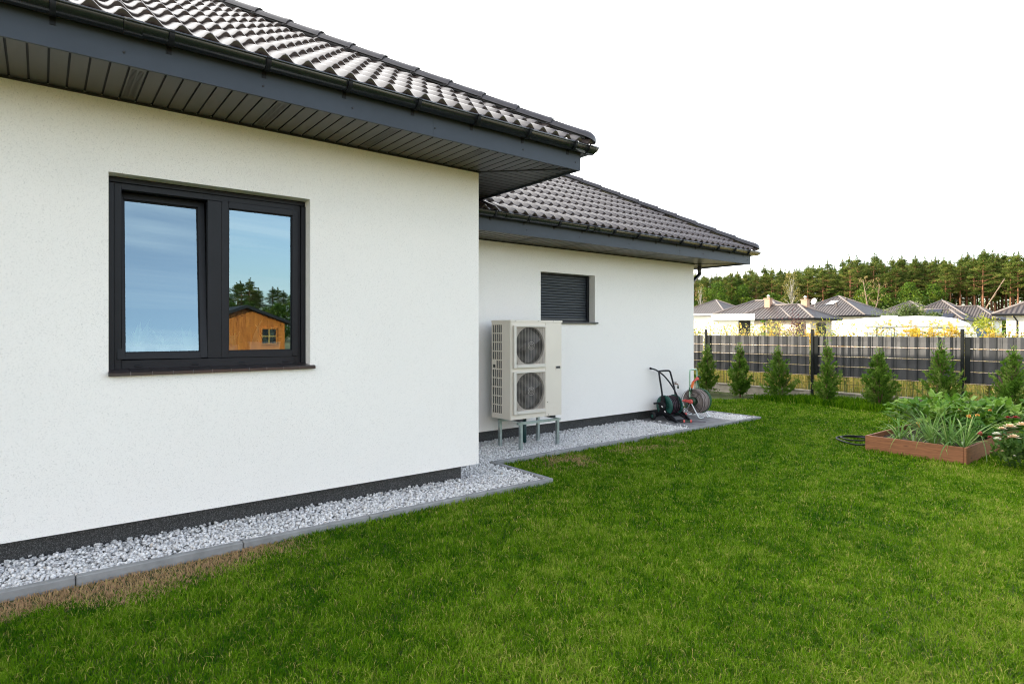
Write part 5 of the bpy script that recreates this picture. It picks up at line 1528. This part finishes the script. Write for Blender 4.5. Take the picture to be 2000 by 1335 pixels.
# ------------------------------------------------------------------ neighbouring houses
def uv_mesh(name, quads, m_, parent):
    """quads: list of (points, origin, udir, vdir); planar UVs in metres"""
    me = bpy.data.meshes.new(name); vs = []; fs = []
    for (pts, *_r) in quads:
        b = len(vs); vs += [tuple(p) for p in pts]; fs.append(tuple(range(b, b + len(pts))))
    me.from_pydata(vs, [], fs); uv = me.uv_layers.new(name='UVMap'); i = 0
    for (pts, O, U, V) in quads:
        for p in pts:
            d = Vector(p) - Vector(O); uv.data[i].uv = (d.dot(Vector(U)), d.dot(Vector(V))); i += 1
    me.update()
    return link(name, me, m_, parent)
def far_house(name, origin, label, cat='house'):
    return empty(name, origin, 0, label, cat)
def hip_block(root, x0, x1, y0, y1, ze, tanp, ov, wall_m, zbase=-.1, mirror_walls=True):
    """one hipped block in world coordinates under a house"""
    o = Vector(root.location)
    off = (-o.x, -o.y, -o.z)
    w = MB(); w.box(x0 + ov, x1 - ov, y0 + ov, y1 - ov, zbase, ze + .02)
    wo = w.build('wall', wall_m, root); wo.location = off
    dx, dy = x1 - x0, y1 - y0; half = min(dx, dy) / 2; zr = ze + half * tanp
    if dx >= dy: A, B = (x0 + half, (y0 + y1) / 2, zr), (x1 - half, (y0 + y1) / 2, zr)
    else: A, B = ((x0 + x1) / 2, y0 + half, zr), ((x0 + x1) / 2, y1 - half, zr)
    c = [(x0, y0, ze), (x1, y0, ze), (x1, y1, ze), (x0, y1, ze)]
    cs = 1 / math.sqrt(1 + tanp ** 2); sn = tanp * cs
    if dx >= dy:
        faces = [([c[0], c[1], B, A] if dx > dy else [c[0], c[1], A], c[0], (1, 0, 0), (0, cs, sn)), ([c[1], c[2], B], c[1], (0, 1, 0), (-cs, 0, sn)),
                 ([c[2], c[3], A, B] if dx > dy else [c[2], c[3], A], c[2], (-1, 0, 0), (0, -cs, sn)), ([c[3], c[0], A], c[3], (0, -1, 0), (cs, 0, sn))]
    else:
        faces = [([c[0], c[1], A], c[0], (1, 0, 0), (0, cs, sn)), ([c[1], c[2], B, A], c[1], (0, 1, 0), (-cs, 0, sn)),
                 ([c[2], c[3], B], c[2], (-1, 0, 0), (0, -cs, sn)), ([c[3], c[0], A, B], c[3], (0, -1, 0), (cs, 0, sn))]
    ro = uv_mesh('roof', faces, M['far_tile'], root); ro.location = off
    e = MB()
    e.box(x0, x1, y0, y1, ze - .16, ze - .012)
    e.tube([(x0 - .05, y0 - .05, ze - .03), (x1 + .05, y0 - .05, ze - .03), (x1 + .05, y1 + .05, ze - .03)], .065, 6)
    eo = e.build('eaves', M['anthracite'], root); eo.location = off
    r = MB()
    for (p, q) in ((c[0], A), (c[3], A), (c[1], B), (c[2], B)): r.tube([p, q], .10, 6)
    if abs(dx - dy) > .01: r.tube([A, B], .10, 6)
    r.build('ridge_cap', M['far_ridge'], ro)
    return wo, ro, off
def part(root, name, m_, fn, par=None, **k):
    q = MB(); fn(q); ob = q.build(name, m_, par or root, **k)
    if par is None: ob.location = -Vector(root.location)
    return ob

hA = far_house('neighbour_house', (-28, 53, 0), 'cream bungalow with two brick chimneys on its ribbed brown hip roof')
wA, rA, _ = hip_block(hA, -34.6, -25.0, 50.0, 58.0, 2.78, .46, .6, M['far_cream'])
wA2, rA2, _ = hip_block(hA, -31.0, -23.1, 49.93, 55.1, 2.76, .50, .6, M['far_cream'])
def chim(x, y, z0, z1, w_):
    def f(q):
        q.box(x - w_ / 2, x + w_ / 2, y - w_ / 2, y + w_ / 2, z0, z1); q.box(x - w_ / 2 - .06, x + w_ / 2 + .06, y - w_ / 2 - .06, y + w_ / 2 + .06, z1 + .002, z1 + .08)
    def c(q): q.lathe([(.10, .08), (.10, .22), (.16, .26), (.04, .40), (0, .40)], (x, y, z1), (0, 0, 1), 12)
    return f, c
for (x, y, z0, z1, w_, par) in ((-28.35, 52.35, 3.4, 4.62, .50, rA), (-25.35, 53.1, 3.2, 4.42, .52, rA2)):
    f, c = chim(x, y, z0, z1, w_)
    part(hA, 'chimney', M['chimney'], f, par); part(hA, 'chimney_cowl', M['steel'], c, par)
YA = 50.6
for (x0, x1, z0, z1) in ((-27.5, -26.3, 0, 2.45), (-24.9, -24.1, .9, 2.4)):
    part(hA, 'window', [M['far_brown'], M['far_dark']], lambda q: (q.box(x0, x1, YA - .12, YA - .02, z0, z1), q.box(x0 + .12, x1 - .12, YA - .135, YA - .1205, z0 + .1, z1 - .12, 1)))
part(hA, 'window', [M['far_brown'], M['far_dark']], lambda q: (q.box(-23.69, -23.60, 51.6, 53.2, .8, 2.4), q.box(-23.59, -23.575, 51.7, 53.1, .9, 2.3, 1)))
part(hA, 'downpipe', M['anthracite'], lambda q: q.tube([(-27.9, 49.95, 2.7), (-27.7, 50.48, 2.3), (-27.7, 50.48, 0)], .05, 6))

hB = far_house('neighbour_house', (-30.5, 72, 0), 'pyramid-roofed bungalow with satellite dish and skylight behind the cream one')
wB, rB, _ = hip_block(hB, -35.1, -25.9, 67.3, 76.5, 3.36, .51, .6, M['far_stucco'])
def onB(x, d): return (x, 67.3 + d, 3.36 + .51 * d)
part(hB, 'skylight', M['skylight'], lambda q: q.add([onB(-31.05, 2.5), onB(-30.25, 2.5), onB(-29.95, 3.3), onB(-30.75, 3.3)], [(0, 1, 2, 3)]), rB).location = (0, -.03, .06)
part(hB, 'satellite_dish', M['dish'], lambda q: (q.lathe([(0, 0), (.17, .015), (.31, .055), (.38, .11)], (-31.9, 69.0, 5.05), (-.3, -.9, .25), 24), q.tube([(-31.9, 69.2, 4.2), (-31.9, 69.05, 5.05)], .04, 6), q.tube([(-31.9, 69.0, 4.75), (-32.1, 68.4, 5.0)], .02, 5)), rB)
for (x, d) in ((-29.7, 2.2), (-29.1, 3.2)):
    part(hB, 'roof_vent', M['far_ridge'], lambda q: q.lathe([(.10, 0), (.10, .3), (.16, .3), (.12, .42)], onB(x, d), (0, 0, 1), 10), rB)

hC = far_house('neighbour_house', (-25, 90, 0), 'grey hip-roofed house with black solar panels on its front wing')
hip_block(hC, -30.8, -21.95, 88.1, 96.95, 3.05, .60, .6, M['far_stucco'])
wC, rC, _ = hip_block(hC, -29.0, -21.4, 82.6, 86.6, 2.98, .66, .5, M['far_stucco'])
hip_block(hC, -29.5, -20.0, 89.9, 95.1, 3.15, .66, .6, M['far_stucco'])
part(hC, 'solar_panel', M['solar'], lambda q: [q.add([(x, 82.6 + d0, 2.98 + .66 * d0 + .12), (x + 1.6, 82.6 + d0, 2.98 + .66 * d0 + .12), (x + 1.6, 82.6 + d0 + .85, 2.98 + .66 * (d0 + .85) + .12), (x, 82.6 + d0 + .85, 2.98 + .66 * (d0 + .85) + .12)], [(0, 1, 2, 3)]) for (x, d0) in ((-24.2, .12), (-25.6, 1.0))], rC)
part(hC, 'door', [M['far_stucco'], M['far_brown']], lambda q: (q.box(-23.3, -21.8, 83.0, 83.09, 0, 2.5), q.box(-23.0, -22.1, 82.97, 82.999, 1.2, 2.3, 1)))

hD = far_house('neighbour_house', (-8.5, 65, 0), 'white house with coarse tiled roof cut by the right photo edge')
hip_block(hD, -13.75, -3.0, 60.1, 70.6, 3.06, .55, .75, M['far_stucco'])
part(hD, 'downpipe', M['anthracite'], lambda q: q.tube([(-12.4, 60.1, 2.9), (-12.3, 60.80, 2.5), (-12.3, 60.80, 0)], .06, 6))
hE = far_house('neighbour_house', (-52, 80, 0), 'dark roofed house at far left, just beyond the house corner')
hip_block(hE, -58.5, -47.2, 76.3, 87.6, 3.7, .50, .6, M['far_stucco'])
hF = far_house('neighbour_house', (-38, 112, 0), 'distant house whose roof tip shows above the big olive bush')
cF = (Vector((-.7848, .6198, 0)) + Vector((.6198, .7848, 0)) * (1777 - 1000) / FPX) * 97
hF.location = (cF.x, cF.y, 0)
hip_block(hF, cF.x - 4.5, cF.x + 4.5, cF.y - 4.5, cF.y + 4.5, 4.05, .56, .6, M['far_stucco'])

# flat-roofed white building
W = empty('flat_roofed_building', (-20.25, 35.65, 0), R(29.7), 'white flat-roofed building with dark doorway, just right of the house corner', 'building')
def wp(name, m_, fn, **k):
    q = MB(); fn(q); return q.build(name, m_, W, **k)
wp('wall', M['far_stucco'], lambda q: (q.box(-6.5, -1.15, .25, 6, -.1, 2.66), q.box(-1.15, 0, 1.3, 6, -.1, 2.40), q.box(-1.15, -.95, .25, 1.3, -.1, 2.40), q.box(-.22, -.02, .25, 1.3, -.1, 2.40)))
wp('cornice', M['far_stucco'], lambda q: (q.box(-2.6, .03, 0, 6.1, 2.402, 2.80), q.box(-6.6, -2.602, .05, 6.05, 2.70, 2.84)))
wp('door', M['far_door'], lambda q: q.box(-.94, -.23, 1.24, 1.298, -.05, 2.36))
wp('window', [M['anthracite'], M['far_dark']], lambda q: (q.box(-4.6, -3.75, .20, .249, 1.2, 1.72), q.box(-4.55, -3.8, .185, .199, 1.25, 1.68, 1)))

# caravan
cv = empty('caravan', (-11.4, 29.6, 0), YAW, 'long white caravan with a rounded right end parked beyond the fence', 'caravan')
L0, L1, DW = -.75, 4.35, 2.3
def caravan():
    prof = []   # side outline with a rounded right end
    prof = [(L0, .45), (L1 - .35, .45), (L1 - .05, .75), (L1, 1.25), (L1 - .12, 1.70), (L1 - .42, 2.05), (L1 - .95, 2.25), (L1 - 1.8, 2.34), (1.6, 2.36), (L0 + 1.4, 2.32), (L0 + .7, 2.22), (L0 + .15, 2.05), (L0, 1.8)]
    q = MB(); k = len(prof)
    for y_, ins in ((-DW / 2, .10), (-DW / 2 + .10, 0), (DW / 2 - .10, 0), (DW / 2, .10)):
        q.v += []
    rings = []
    for y_, ins in ((-DW / 2, .07), (-DW / 2 + .10, 0), (DW / 2 - .10, 0), (DW / 2, .07)):
        cxm, czm = (L0 + L1) / 2, 1.4
        rings.append([(x - math.copysign(ins, x - cxm), y_, z - math.copysign(ins, z - czm)) for x, z in prof])
    vs = sum(rings, [])
    fs = [(r_ * k + j, r_ * k + (j + 1) % k, (r_ + 1) * k + (j + 1) % k, (r_ + 1) * k + j) for r_ in range(3) for j in range(k)]
    q.add(vs, fs, 0, True); q.add(rings[0], [tuple(range(k))]); q.add(rings[3], [tuple(range(k - 1, -1, -1))])
    b_ = q.build('body', M['caravan'], cv)
    q = MB(); q.box(L0 + .05, L1 - .1, -DW / 2 - .012, -DW / 2 - .001, 1.87, 1.90); q.box(L1 - 1.35, L1 - 1.33, -DW / 2 - .012, -DW / 2 - .001, .6, 2.15); q.build('trim', M['dish'], cv)
    for (x0, x1, m_) in ((-.20, .60, 'caravan'), (1.22, 1.74, 'yellow_blind'), (2.20, 3.34, 'caravan')):
        q = MB(); y = -DW / 2
        q.box(x0, x1, y - .03, y - .001, 1.28, 1.84); q.box(x0 + .035, x1 - .035, y - .036, y - .0302, 1.315, 1.805, 1)
        q.build('window', [M['far_dark'] if m_ == 'caravan' else M['caravan'], M['skylight'] if m_ == 'caravan' else M['yellow_blind']], cv, bevel=.012)
    q = MB(); q.box(L1 - .10, L1 + .008, -.8, .8, 1.35, 1.78); q.build('window', M['car_glass'], cv, bevel=.02)
    q = MB(); q.box(.9, 1.3, -.3, .3, 2.35, 2.40); q.build('roof_vent', M['caravan'], cv, bevel=.01)
    for x in (1.6, 2.4):
        for s_ in (-1, 1):
            q = MB(); q.lathe([(.08, -.09), (.30, -.09), (.33, -.05), (.33, .05), (.30, .09), (.08, .09)], (x, s_ * (DW / 2 - .14), .33), (0, 1, 0), 20); q.lathe([(0, -.07), (.18, -.06), (.2, .06), (0, .07)], (x, s_ * (DW / 2 - .14), .33), (0, 1, 0), 16, 1); q.build('wheel', [M['black_rubber'], M['steel']], cv)
    q = MB(); q.bar((L0, 0, .45), (L0 - 1.1, 0, .45), .12, .10); q.build('tow_bar', M['galv'], cv)
caravan()

# parked car
cr = empty('parked_car', (-10.9, 42.2, 0), YAW + R(8), 'white car parked behind the goldenrod, left of the white house', 'car')
def car():
    # outline stations along the body: x, floor, sill-to-shoulder height, roof height, roof half width
    side = [(-2.2, .45, .95), (-2.15, .35, 1.05), (-1.6, .30, 1.12), (-.2, .28, 1.12), (1.0, .28, 1.10), (1.75, .32, 1.02), (2.15, .38, .85), (2.2, .45, .70)]
    q = MB(); vs = []
    for (x, z0, z1) in side:
        w_ = .86 if abs(x) < 1.9 else .74
        vs += [(x, -w_ * .96, z0), (x, -w_, (z0 + z1) / 2), (x, -w_ * .95, z1), (x, w_ * .95, z1), (x, w_, (z0 + z1) / 2), (x, w_ * .96, z0)]
    k = 6; n = len(side)
    q.add(vs, [(i * k + j, i * k + (j + 1) % k, (i + 1) * k + (j + 1) % k, (i + 1) * k + j) for i in range(n - 1) for j in range(k)] + [tuple(range(k - 1, -1, -1)), tuple((n - 1) * k + j for j in range(k))], 0, False)
    q.build('body', M['car_paint'], cr, bevel=.04, segs=2)
    q = MB(); top = [(-2.05, 1.10), (-1.75, 1.70), (-1.3, 1.86), (-.3, 1.92), (.4, 1.84), (1.25, 1.09)]
    ins = [.80, .70, .66, .66, .68, .82]; vs = []
    for (x, z), w_ in zip(top, ins): vs += [(x, -w_, z), (x, w_, z)]
    q.add(vs, [(2 * i, 2 * i + 1, 2 * i + 3, 2 * i + 2) for i in range(5)], 0, True); q.build('roof', M['car_paint'], cr)
    for s_ in (-1, 1):
        q = MB(); a = [(x, s_ * w_, z - .02) for (x, z), w_ in zip(top, ins)]; bt = [(x, s_ * .815, 1.09) for x, z in top]
        q.add(a + bt, [(i, i + 1, 7 + i, 6 + i) if s_ < 0 else (6 + i, 7 + i, i + 1, i) for i in range(5)]); q.build('side_window', M['car_glass'], cr)
        for x in (-1.35, 1.35):
            q = MB(); q.lathe([(.1, -.1), (.30, -.1), (.33, -.06), (.33, .06), (.30, .1), (.1, .1)], (x, s_ * .78, .33), (0, 1, 0), 20); q.lathe([(0, -.08), (.2, -.07), (.21, .07), (0, .08)], (x, s_ * .78, .33), (0, 1, 0), 14, 1); q.build('wheel', [M['black_rubber'], M['steel']], cr)
        q = MB(); q.box(2.10, 2.17, s_ * .62 - .14, s_ * .62 + .14, .68, .80); q.build('headlight', M['skylight'], cr, bevel=.02)
    q = MB(); q.add([(1.22, -.72, 1.115), (1.22, .72, 1.115), (.43, .62, 1.845), (.43, -.62, 1.845)], [(0, 1, 2, 3)]); o = q.build('windscreen', M['car_glass'], cr); o.location = (.03, 0, .012)
car()

# bushes among the houses
def wpt(px, D): return (Vector((-.7848, .6198, 0)) + Vector((.6198, .7848, 0)) * ((px - 1000) / FPX)) * D
def far_bush(px, D, r_, h, n, size, fm, label, seed, k=26):
    c = wpt(px, D); bush('bush', c.x, c.y, r_, h, n, size, fm, label, seed, k=k)
far_bush(1778, 52, 2.1, 4.2, 5200, .22, F['olive'], 'large olive green bush behind the caravan', 320, 34)
far_bush(1822, 54, 1.6, 3.4, 3200, .22, F['olive'], 'olive bush sloping down in front of the solar panel roof', 321)
far_bush(1730, 56, 1.3, 3.6, 2400, .20, F['olive'], 'thin olive bush left of the large olive bush', 322)
far_bush(1919, 50, 1.35, 2.95, 2600, .18, F['lime'], 'bright yellow green round bush beside the white house at right', 323)
far_bush(1895, 48, 1.5, 2.1, 1600, .18, F['lime'], 'low yellow hedge bush behind the parked car', 324)

# ------------------------------------------------------------------ forest
def pine_proto(seed, h, name, label, group, bare=.52):
    rng = np.random.RandomState(seed)
    t = empty(name, (0, 0, -500), 0, label, 'tree', group)
    tk = MB(); bx, by = rng.normal(0, .25, 2)
    pts = [(bx * math.sin(k / 8 * 3), by * math.sin(k / 8 * 2.4), h * k / 8) for k in range(9)]
    tk.tube(pts, [.23 - .20 * k / 8 for k in range(9)], 7)
    lv = Leaves(); nb = 34
    for i in range(nb):
        f = (i + .5) / nb; z = h * (bare + (.97 - bare) * f ** .9); az = 2.4 * i + rng.uniform(-.5, .5)
        reach = 2.5 * (1 - f ** 1.5 * .86) * rng.uniform(.45, 1.15) * (.5 + .5 * min(1, f * 5))
        s0 = np.array([bx * math.sin(z / h * 3), by * math.sin(z / h * 2.4), z - .1])
        e = s0 + np.array([reach * math.cos(az), reach * math.sin(az), .1 + reach * rng.uniform(-.05, .40)])
        tk.tube([tuple(s0), tuple(s0 * .4 + e * .6 + np.array([0, 0, -.08])), tuple(e)], [.06, .04, .02], 4)
        t0 = rng.uniform(.10, .80)
        for g_ in range(4):
            c = s0 + (e - s0) * (.40 + .22 * g_) + rng.normal(0, .12, 3); rr = rng.uniform(.38, .66)
            lv.clump(c, (rr, rr, rr * .36), 44, .24, rng, tint=min(1, t0 + .05 * g_), aspect=.30, shell=.1, axis=np.array([0, 0, 1.]), axis_w=.30)
    for q in range(4):
        lv.clump((bx * .14 + rng.normal(0, .1), by * .67 + rng.normal(0, .1), h * (.965 + .018 * q)), (.30 - .06 * q, .30 - .06 * q, .28), 34, .24, rng, tint=.55, aspect=.3, shell=.1)
    # a few dead stubs low on the stem
    for i in range(5):
        z = h * rng.uniform(.25, bare); az = rng.uniform(0, 6.3); tk.tube([(bx * math.sin(z / h * 3), by * math.sin(z / h * 2.4), z), (bx * math.sin(z / h * 3) + .9 * math.cos(az), by * math.sin(z / h * 2.4) + .9 * math.sin(az), z + .1)], [.035, .012], 4)
    a = tk.build('trunk', M['pine_bark'], t); b = lv.build('crown', F['pine'], t)
    return t, [(a, []), (b, [])]
def broad_proto(seed, h, w_, name, label, group, fm, bark, n_cl=56, per=100, lo=.08, size=.30, flat=.8):
    rng = np.random.RandomState(seed)
    t = empty(name, (0, 0, -500), 0, label, 'tree', group); tk = MB(); lv = Leaves()
    tk.tube(smooth_path([(0, 0, 0), (rng.normal(0, .1), rng.normal(0, .1), h * .4), (rng.normal(0, .2), rng.normal(0, .2), h * .92)], 4), [.20 - .019 * k for k in range(9)], 7)
    for i in range(n_cl):
        f = (i + .5) / n_cl; z = h * (lo + (.97 - lo) * f); prof = math.sin(PI * min(.97, .16 + .80 * (f ** .85))) ** .8
        az = 2.4 * i + rng.uniform(-.6, .6); q = w_ * prof * rng.uniform(.35, 1.0)
        c = (q * math.cos(az), q * math.sin(az), z + rng.normal(0, .2)); rr = w_ * rng.uniform(.26, .42)
        lv.clump(c, (rr, rr, rr * flat), per, size, rng, tint=rng.uniform(.15, .8), aspect=.62, shell=.45)
        tk.tube([(0, 0, z * .75), (c[0] * .5, c[1] * .5, z * .92), c], [.07, .045, .02], 4)
    a = tk.build('trunk', bark, t); b = lv.build('crown', fm, t)
    return t, [(a, []), (b, [])]
PG = 'pines at the forest edge'; PL = 'tall pine with bare reddish trunk in the forest edge behind the houses'
OG = 'leafy trees at the forest edge'; OL = 'dense green leafy tree at the foot of the pine forest'
pines = [pine_proto(400 + i, 15.2, 'pine_tree', PL, PG, (.50, .56, .60, .48, .54)[i]) for i in range(5)]
oaks = [broad_proto(420 + i, (9.5, 11.0, 8.0)[i], (2.5, 2.7, 2.4)[i], 'leafy_tree', OL, OG, F['oak'], M['oak_bark']) for i in range(3)]
used = {}
def place(protos, i, loc, rz, sc, label=None, group=None, name=None):
    t, kids = protos[i]
    if (id(protos), i) not in used and label is None:
        used[(id(protos), i)] = 1; r = t; r.location = loc; r.rotation_euler = (0, 0, rz); r.scale = sc
    else: r = copy_tree(t, kids, loc, rz, sc)
    if label: r['label'] = label; r['group'] = group
    return r
def forest():
    rng = np.random.RandomState(77)
    for row in range(6):
        n = 46
        for i in range(n):
            px = 1230 + (2230 - 1230) * (i + rng.uniform(-.35, .35) + .5 * (row % 2)) / n
            D = 131 - (px - 1330) / 800 * 30 + row * 4.2 + rng.uniform(-1.6, 1.6)
            c = wpt(px, D); k = .90 + .10 * min(1, max(0, (px - 1380) / 300)) + .02 * math.sin(px / 37.) + rng.normal(0, .045) + row * .015
            place(pines, rng.randint(5), (c.x, c.y, -.1), rng.uniform(0, 6.3), (k * rng.uniform(.9, 1.15), k * rng.uniform(.9, 1.15), k * (1 if row else rng.uniform(.95, 1.04))))
    for i in range(84):
        # the leafy fringe is thick on the left and in the middle, thin at right
        u = rng.uniform(); px = 1290 + 560 * u if i < 64 else rng.uniform(1830, 2220)
        D = 126 - (px - 1330) / 800 * 30 + rng.uniform(-3, 6); c = wpt(px, D)
        k = rng.uniform(.75, 1.12) * (1.0 if px < 1560 else .92) * (.85 if 1590 < px < 1690 else 1) * (.50 if px > 1830 else 1)
        place(oaks, rng.randint(3), (c.x, c.y, -.1), rng.uniform(0, 6.3), (k, k, k * rng.uniform(.9, 1.1)))
    # the far wood on the garden side, only seen mirrored in the window
    for i in range(46):
        y = 2 + 52 * (i + rng.uniform(-.4, .4)) / 46; x = 94 + rng.uniform(-4, 8); k = .60 + rng.normal(0, .04)
        place(pines, rng.randint(5), (x, y, -.1), rng.uniform(0, 6.3), (k * 1.4, k * 1.4, k), 'pine of the wood mirrored in the right window pane', 'pines mirrored in the window')
    for i in range(20):
        y = 2 + 52 * (i + rng.uniform(-.4, .4)) / 20; x = 88 + rng.uniform(-3, 3); k = .72 + rng.normal(0, .08)
        place(oaks, rng.randint(3), (x, y, -.1), rng.uniform(0, 6.3), (k * 1.2, k * 1.2, k), 'leafy tree of the wood mirrored in the right window pane', 'leafy trees mirrored in the window')
forest()
for (px, D, h, lab, sd) in ((1546, 116, 13.2, 'yellowing birch with pale trunk standing out before the pine forest', 440), (1368, 118, 11.0, 'thin pale birch at the forest edge next to the house corner', 441)):
    t, kids = broad_proto(sd, h, 2.1 if sd == 440 else 1.5, 'birch_tree', lab, None, F['birch'], M['birch_bark'], 26 if sd == 440 else 14, 60 if sd == 440 else 30, .42, .26, 1.3)
    c = wpt(px, D); t.location = (c.x, c.y, -.1)
def withered():
    c = wpt(1697, 105); rng = np.random.RandomState(450)
    t = empty('withered_tree', (c.x, c.y, -.1), 0, 'half bare withered tree with forked pale trunk and brown top leaves', 'tree'); tk = MB(); lv = Leaves()
    tk.tube([(0, 0, 0), (.1, .05, 3.6), (-.3, -.1, 7), (-.8, -.4, 10.8)], [.16, .13, .09, .03], 6); tk.tube([(.08, .04, 3.2), (.9, 1.0, 6.4), (1.2, 1.6, 10.2)], [.12, .08, .03], 6)
    for i in range(20):
        z = rng.uniform(6, 10.5); s0 = (-.3 - .1 * (z - 7), -.1, z) if i % 2 else (.9 + .06 * (z - 6), 1.0 + .1 * (z - 6), z); az = rng.uniform(0, 6.3); ln = rng.uniform(.6, 1.3)
        e = (s0[0] + ln * math.cos(az), s0[1] + ln * math.sin(az), z + ln * .9); tk.tube([s0, e], [.04, .015], 4); lv.clump(e, (.35, .35, .35), 26, .2, rng, tint=rng.uniform(.2, .9))
    tk.build('trunk', M['dead_bark'], t); lv.build('crown', F['dry'], t)
withered()
def leaning():
    a = wpt(1902, 99); b = wpt(1962, 100)
    t = empty('leaning_tree', (a.x, a.y, -.1), 0, 'pale dead trunk leaning diagonally against the pines at right', 'tree'); q = MB(); d = b - a
    q.tube([(0, 0, 2), (d.x * .5, d.y * .5, 6.5), (d.x, d.y, 10.6)], [.12, .09, .04], 6)
    q.tube([(0, 0, 2), (-d.x * .08, -d.y * .08, 0)], [.14, .15], 6)
    for f in (.6, .75, .88): q.tube([(d.x * f, d.y * f, 2 + 8.6 * f), (d.x * f + .5, d.y * f + .2, 2 + 8.6 * f + .9)], [.05, .02], 4)
    q.build('trunk', M['dead_bark'], t)
leaning()
# dark undergrowth filling the wood
def undergrowth():
    rng = np.random.RandomState(90); lv = Leaves()
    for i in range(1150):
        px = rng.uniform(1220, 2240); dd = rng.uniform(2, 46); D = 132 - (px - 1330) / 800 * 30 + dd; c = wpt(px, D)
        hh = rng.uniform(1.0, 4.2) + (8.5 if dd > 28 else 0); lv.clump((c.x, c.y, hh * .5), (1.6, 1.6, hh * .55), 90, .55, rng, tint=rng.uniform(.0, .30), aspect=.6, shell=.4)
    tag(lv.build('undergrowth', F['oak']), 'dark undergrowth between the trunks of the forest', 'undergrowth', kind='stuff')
undergrowth()
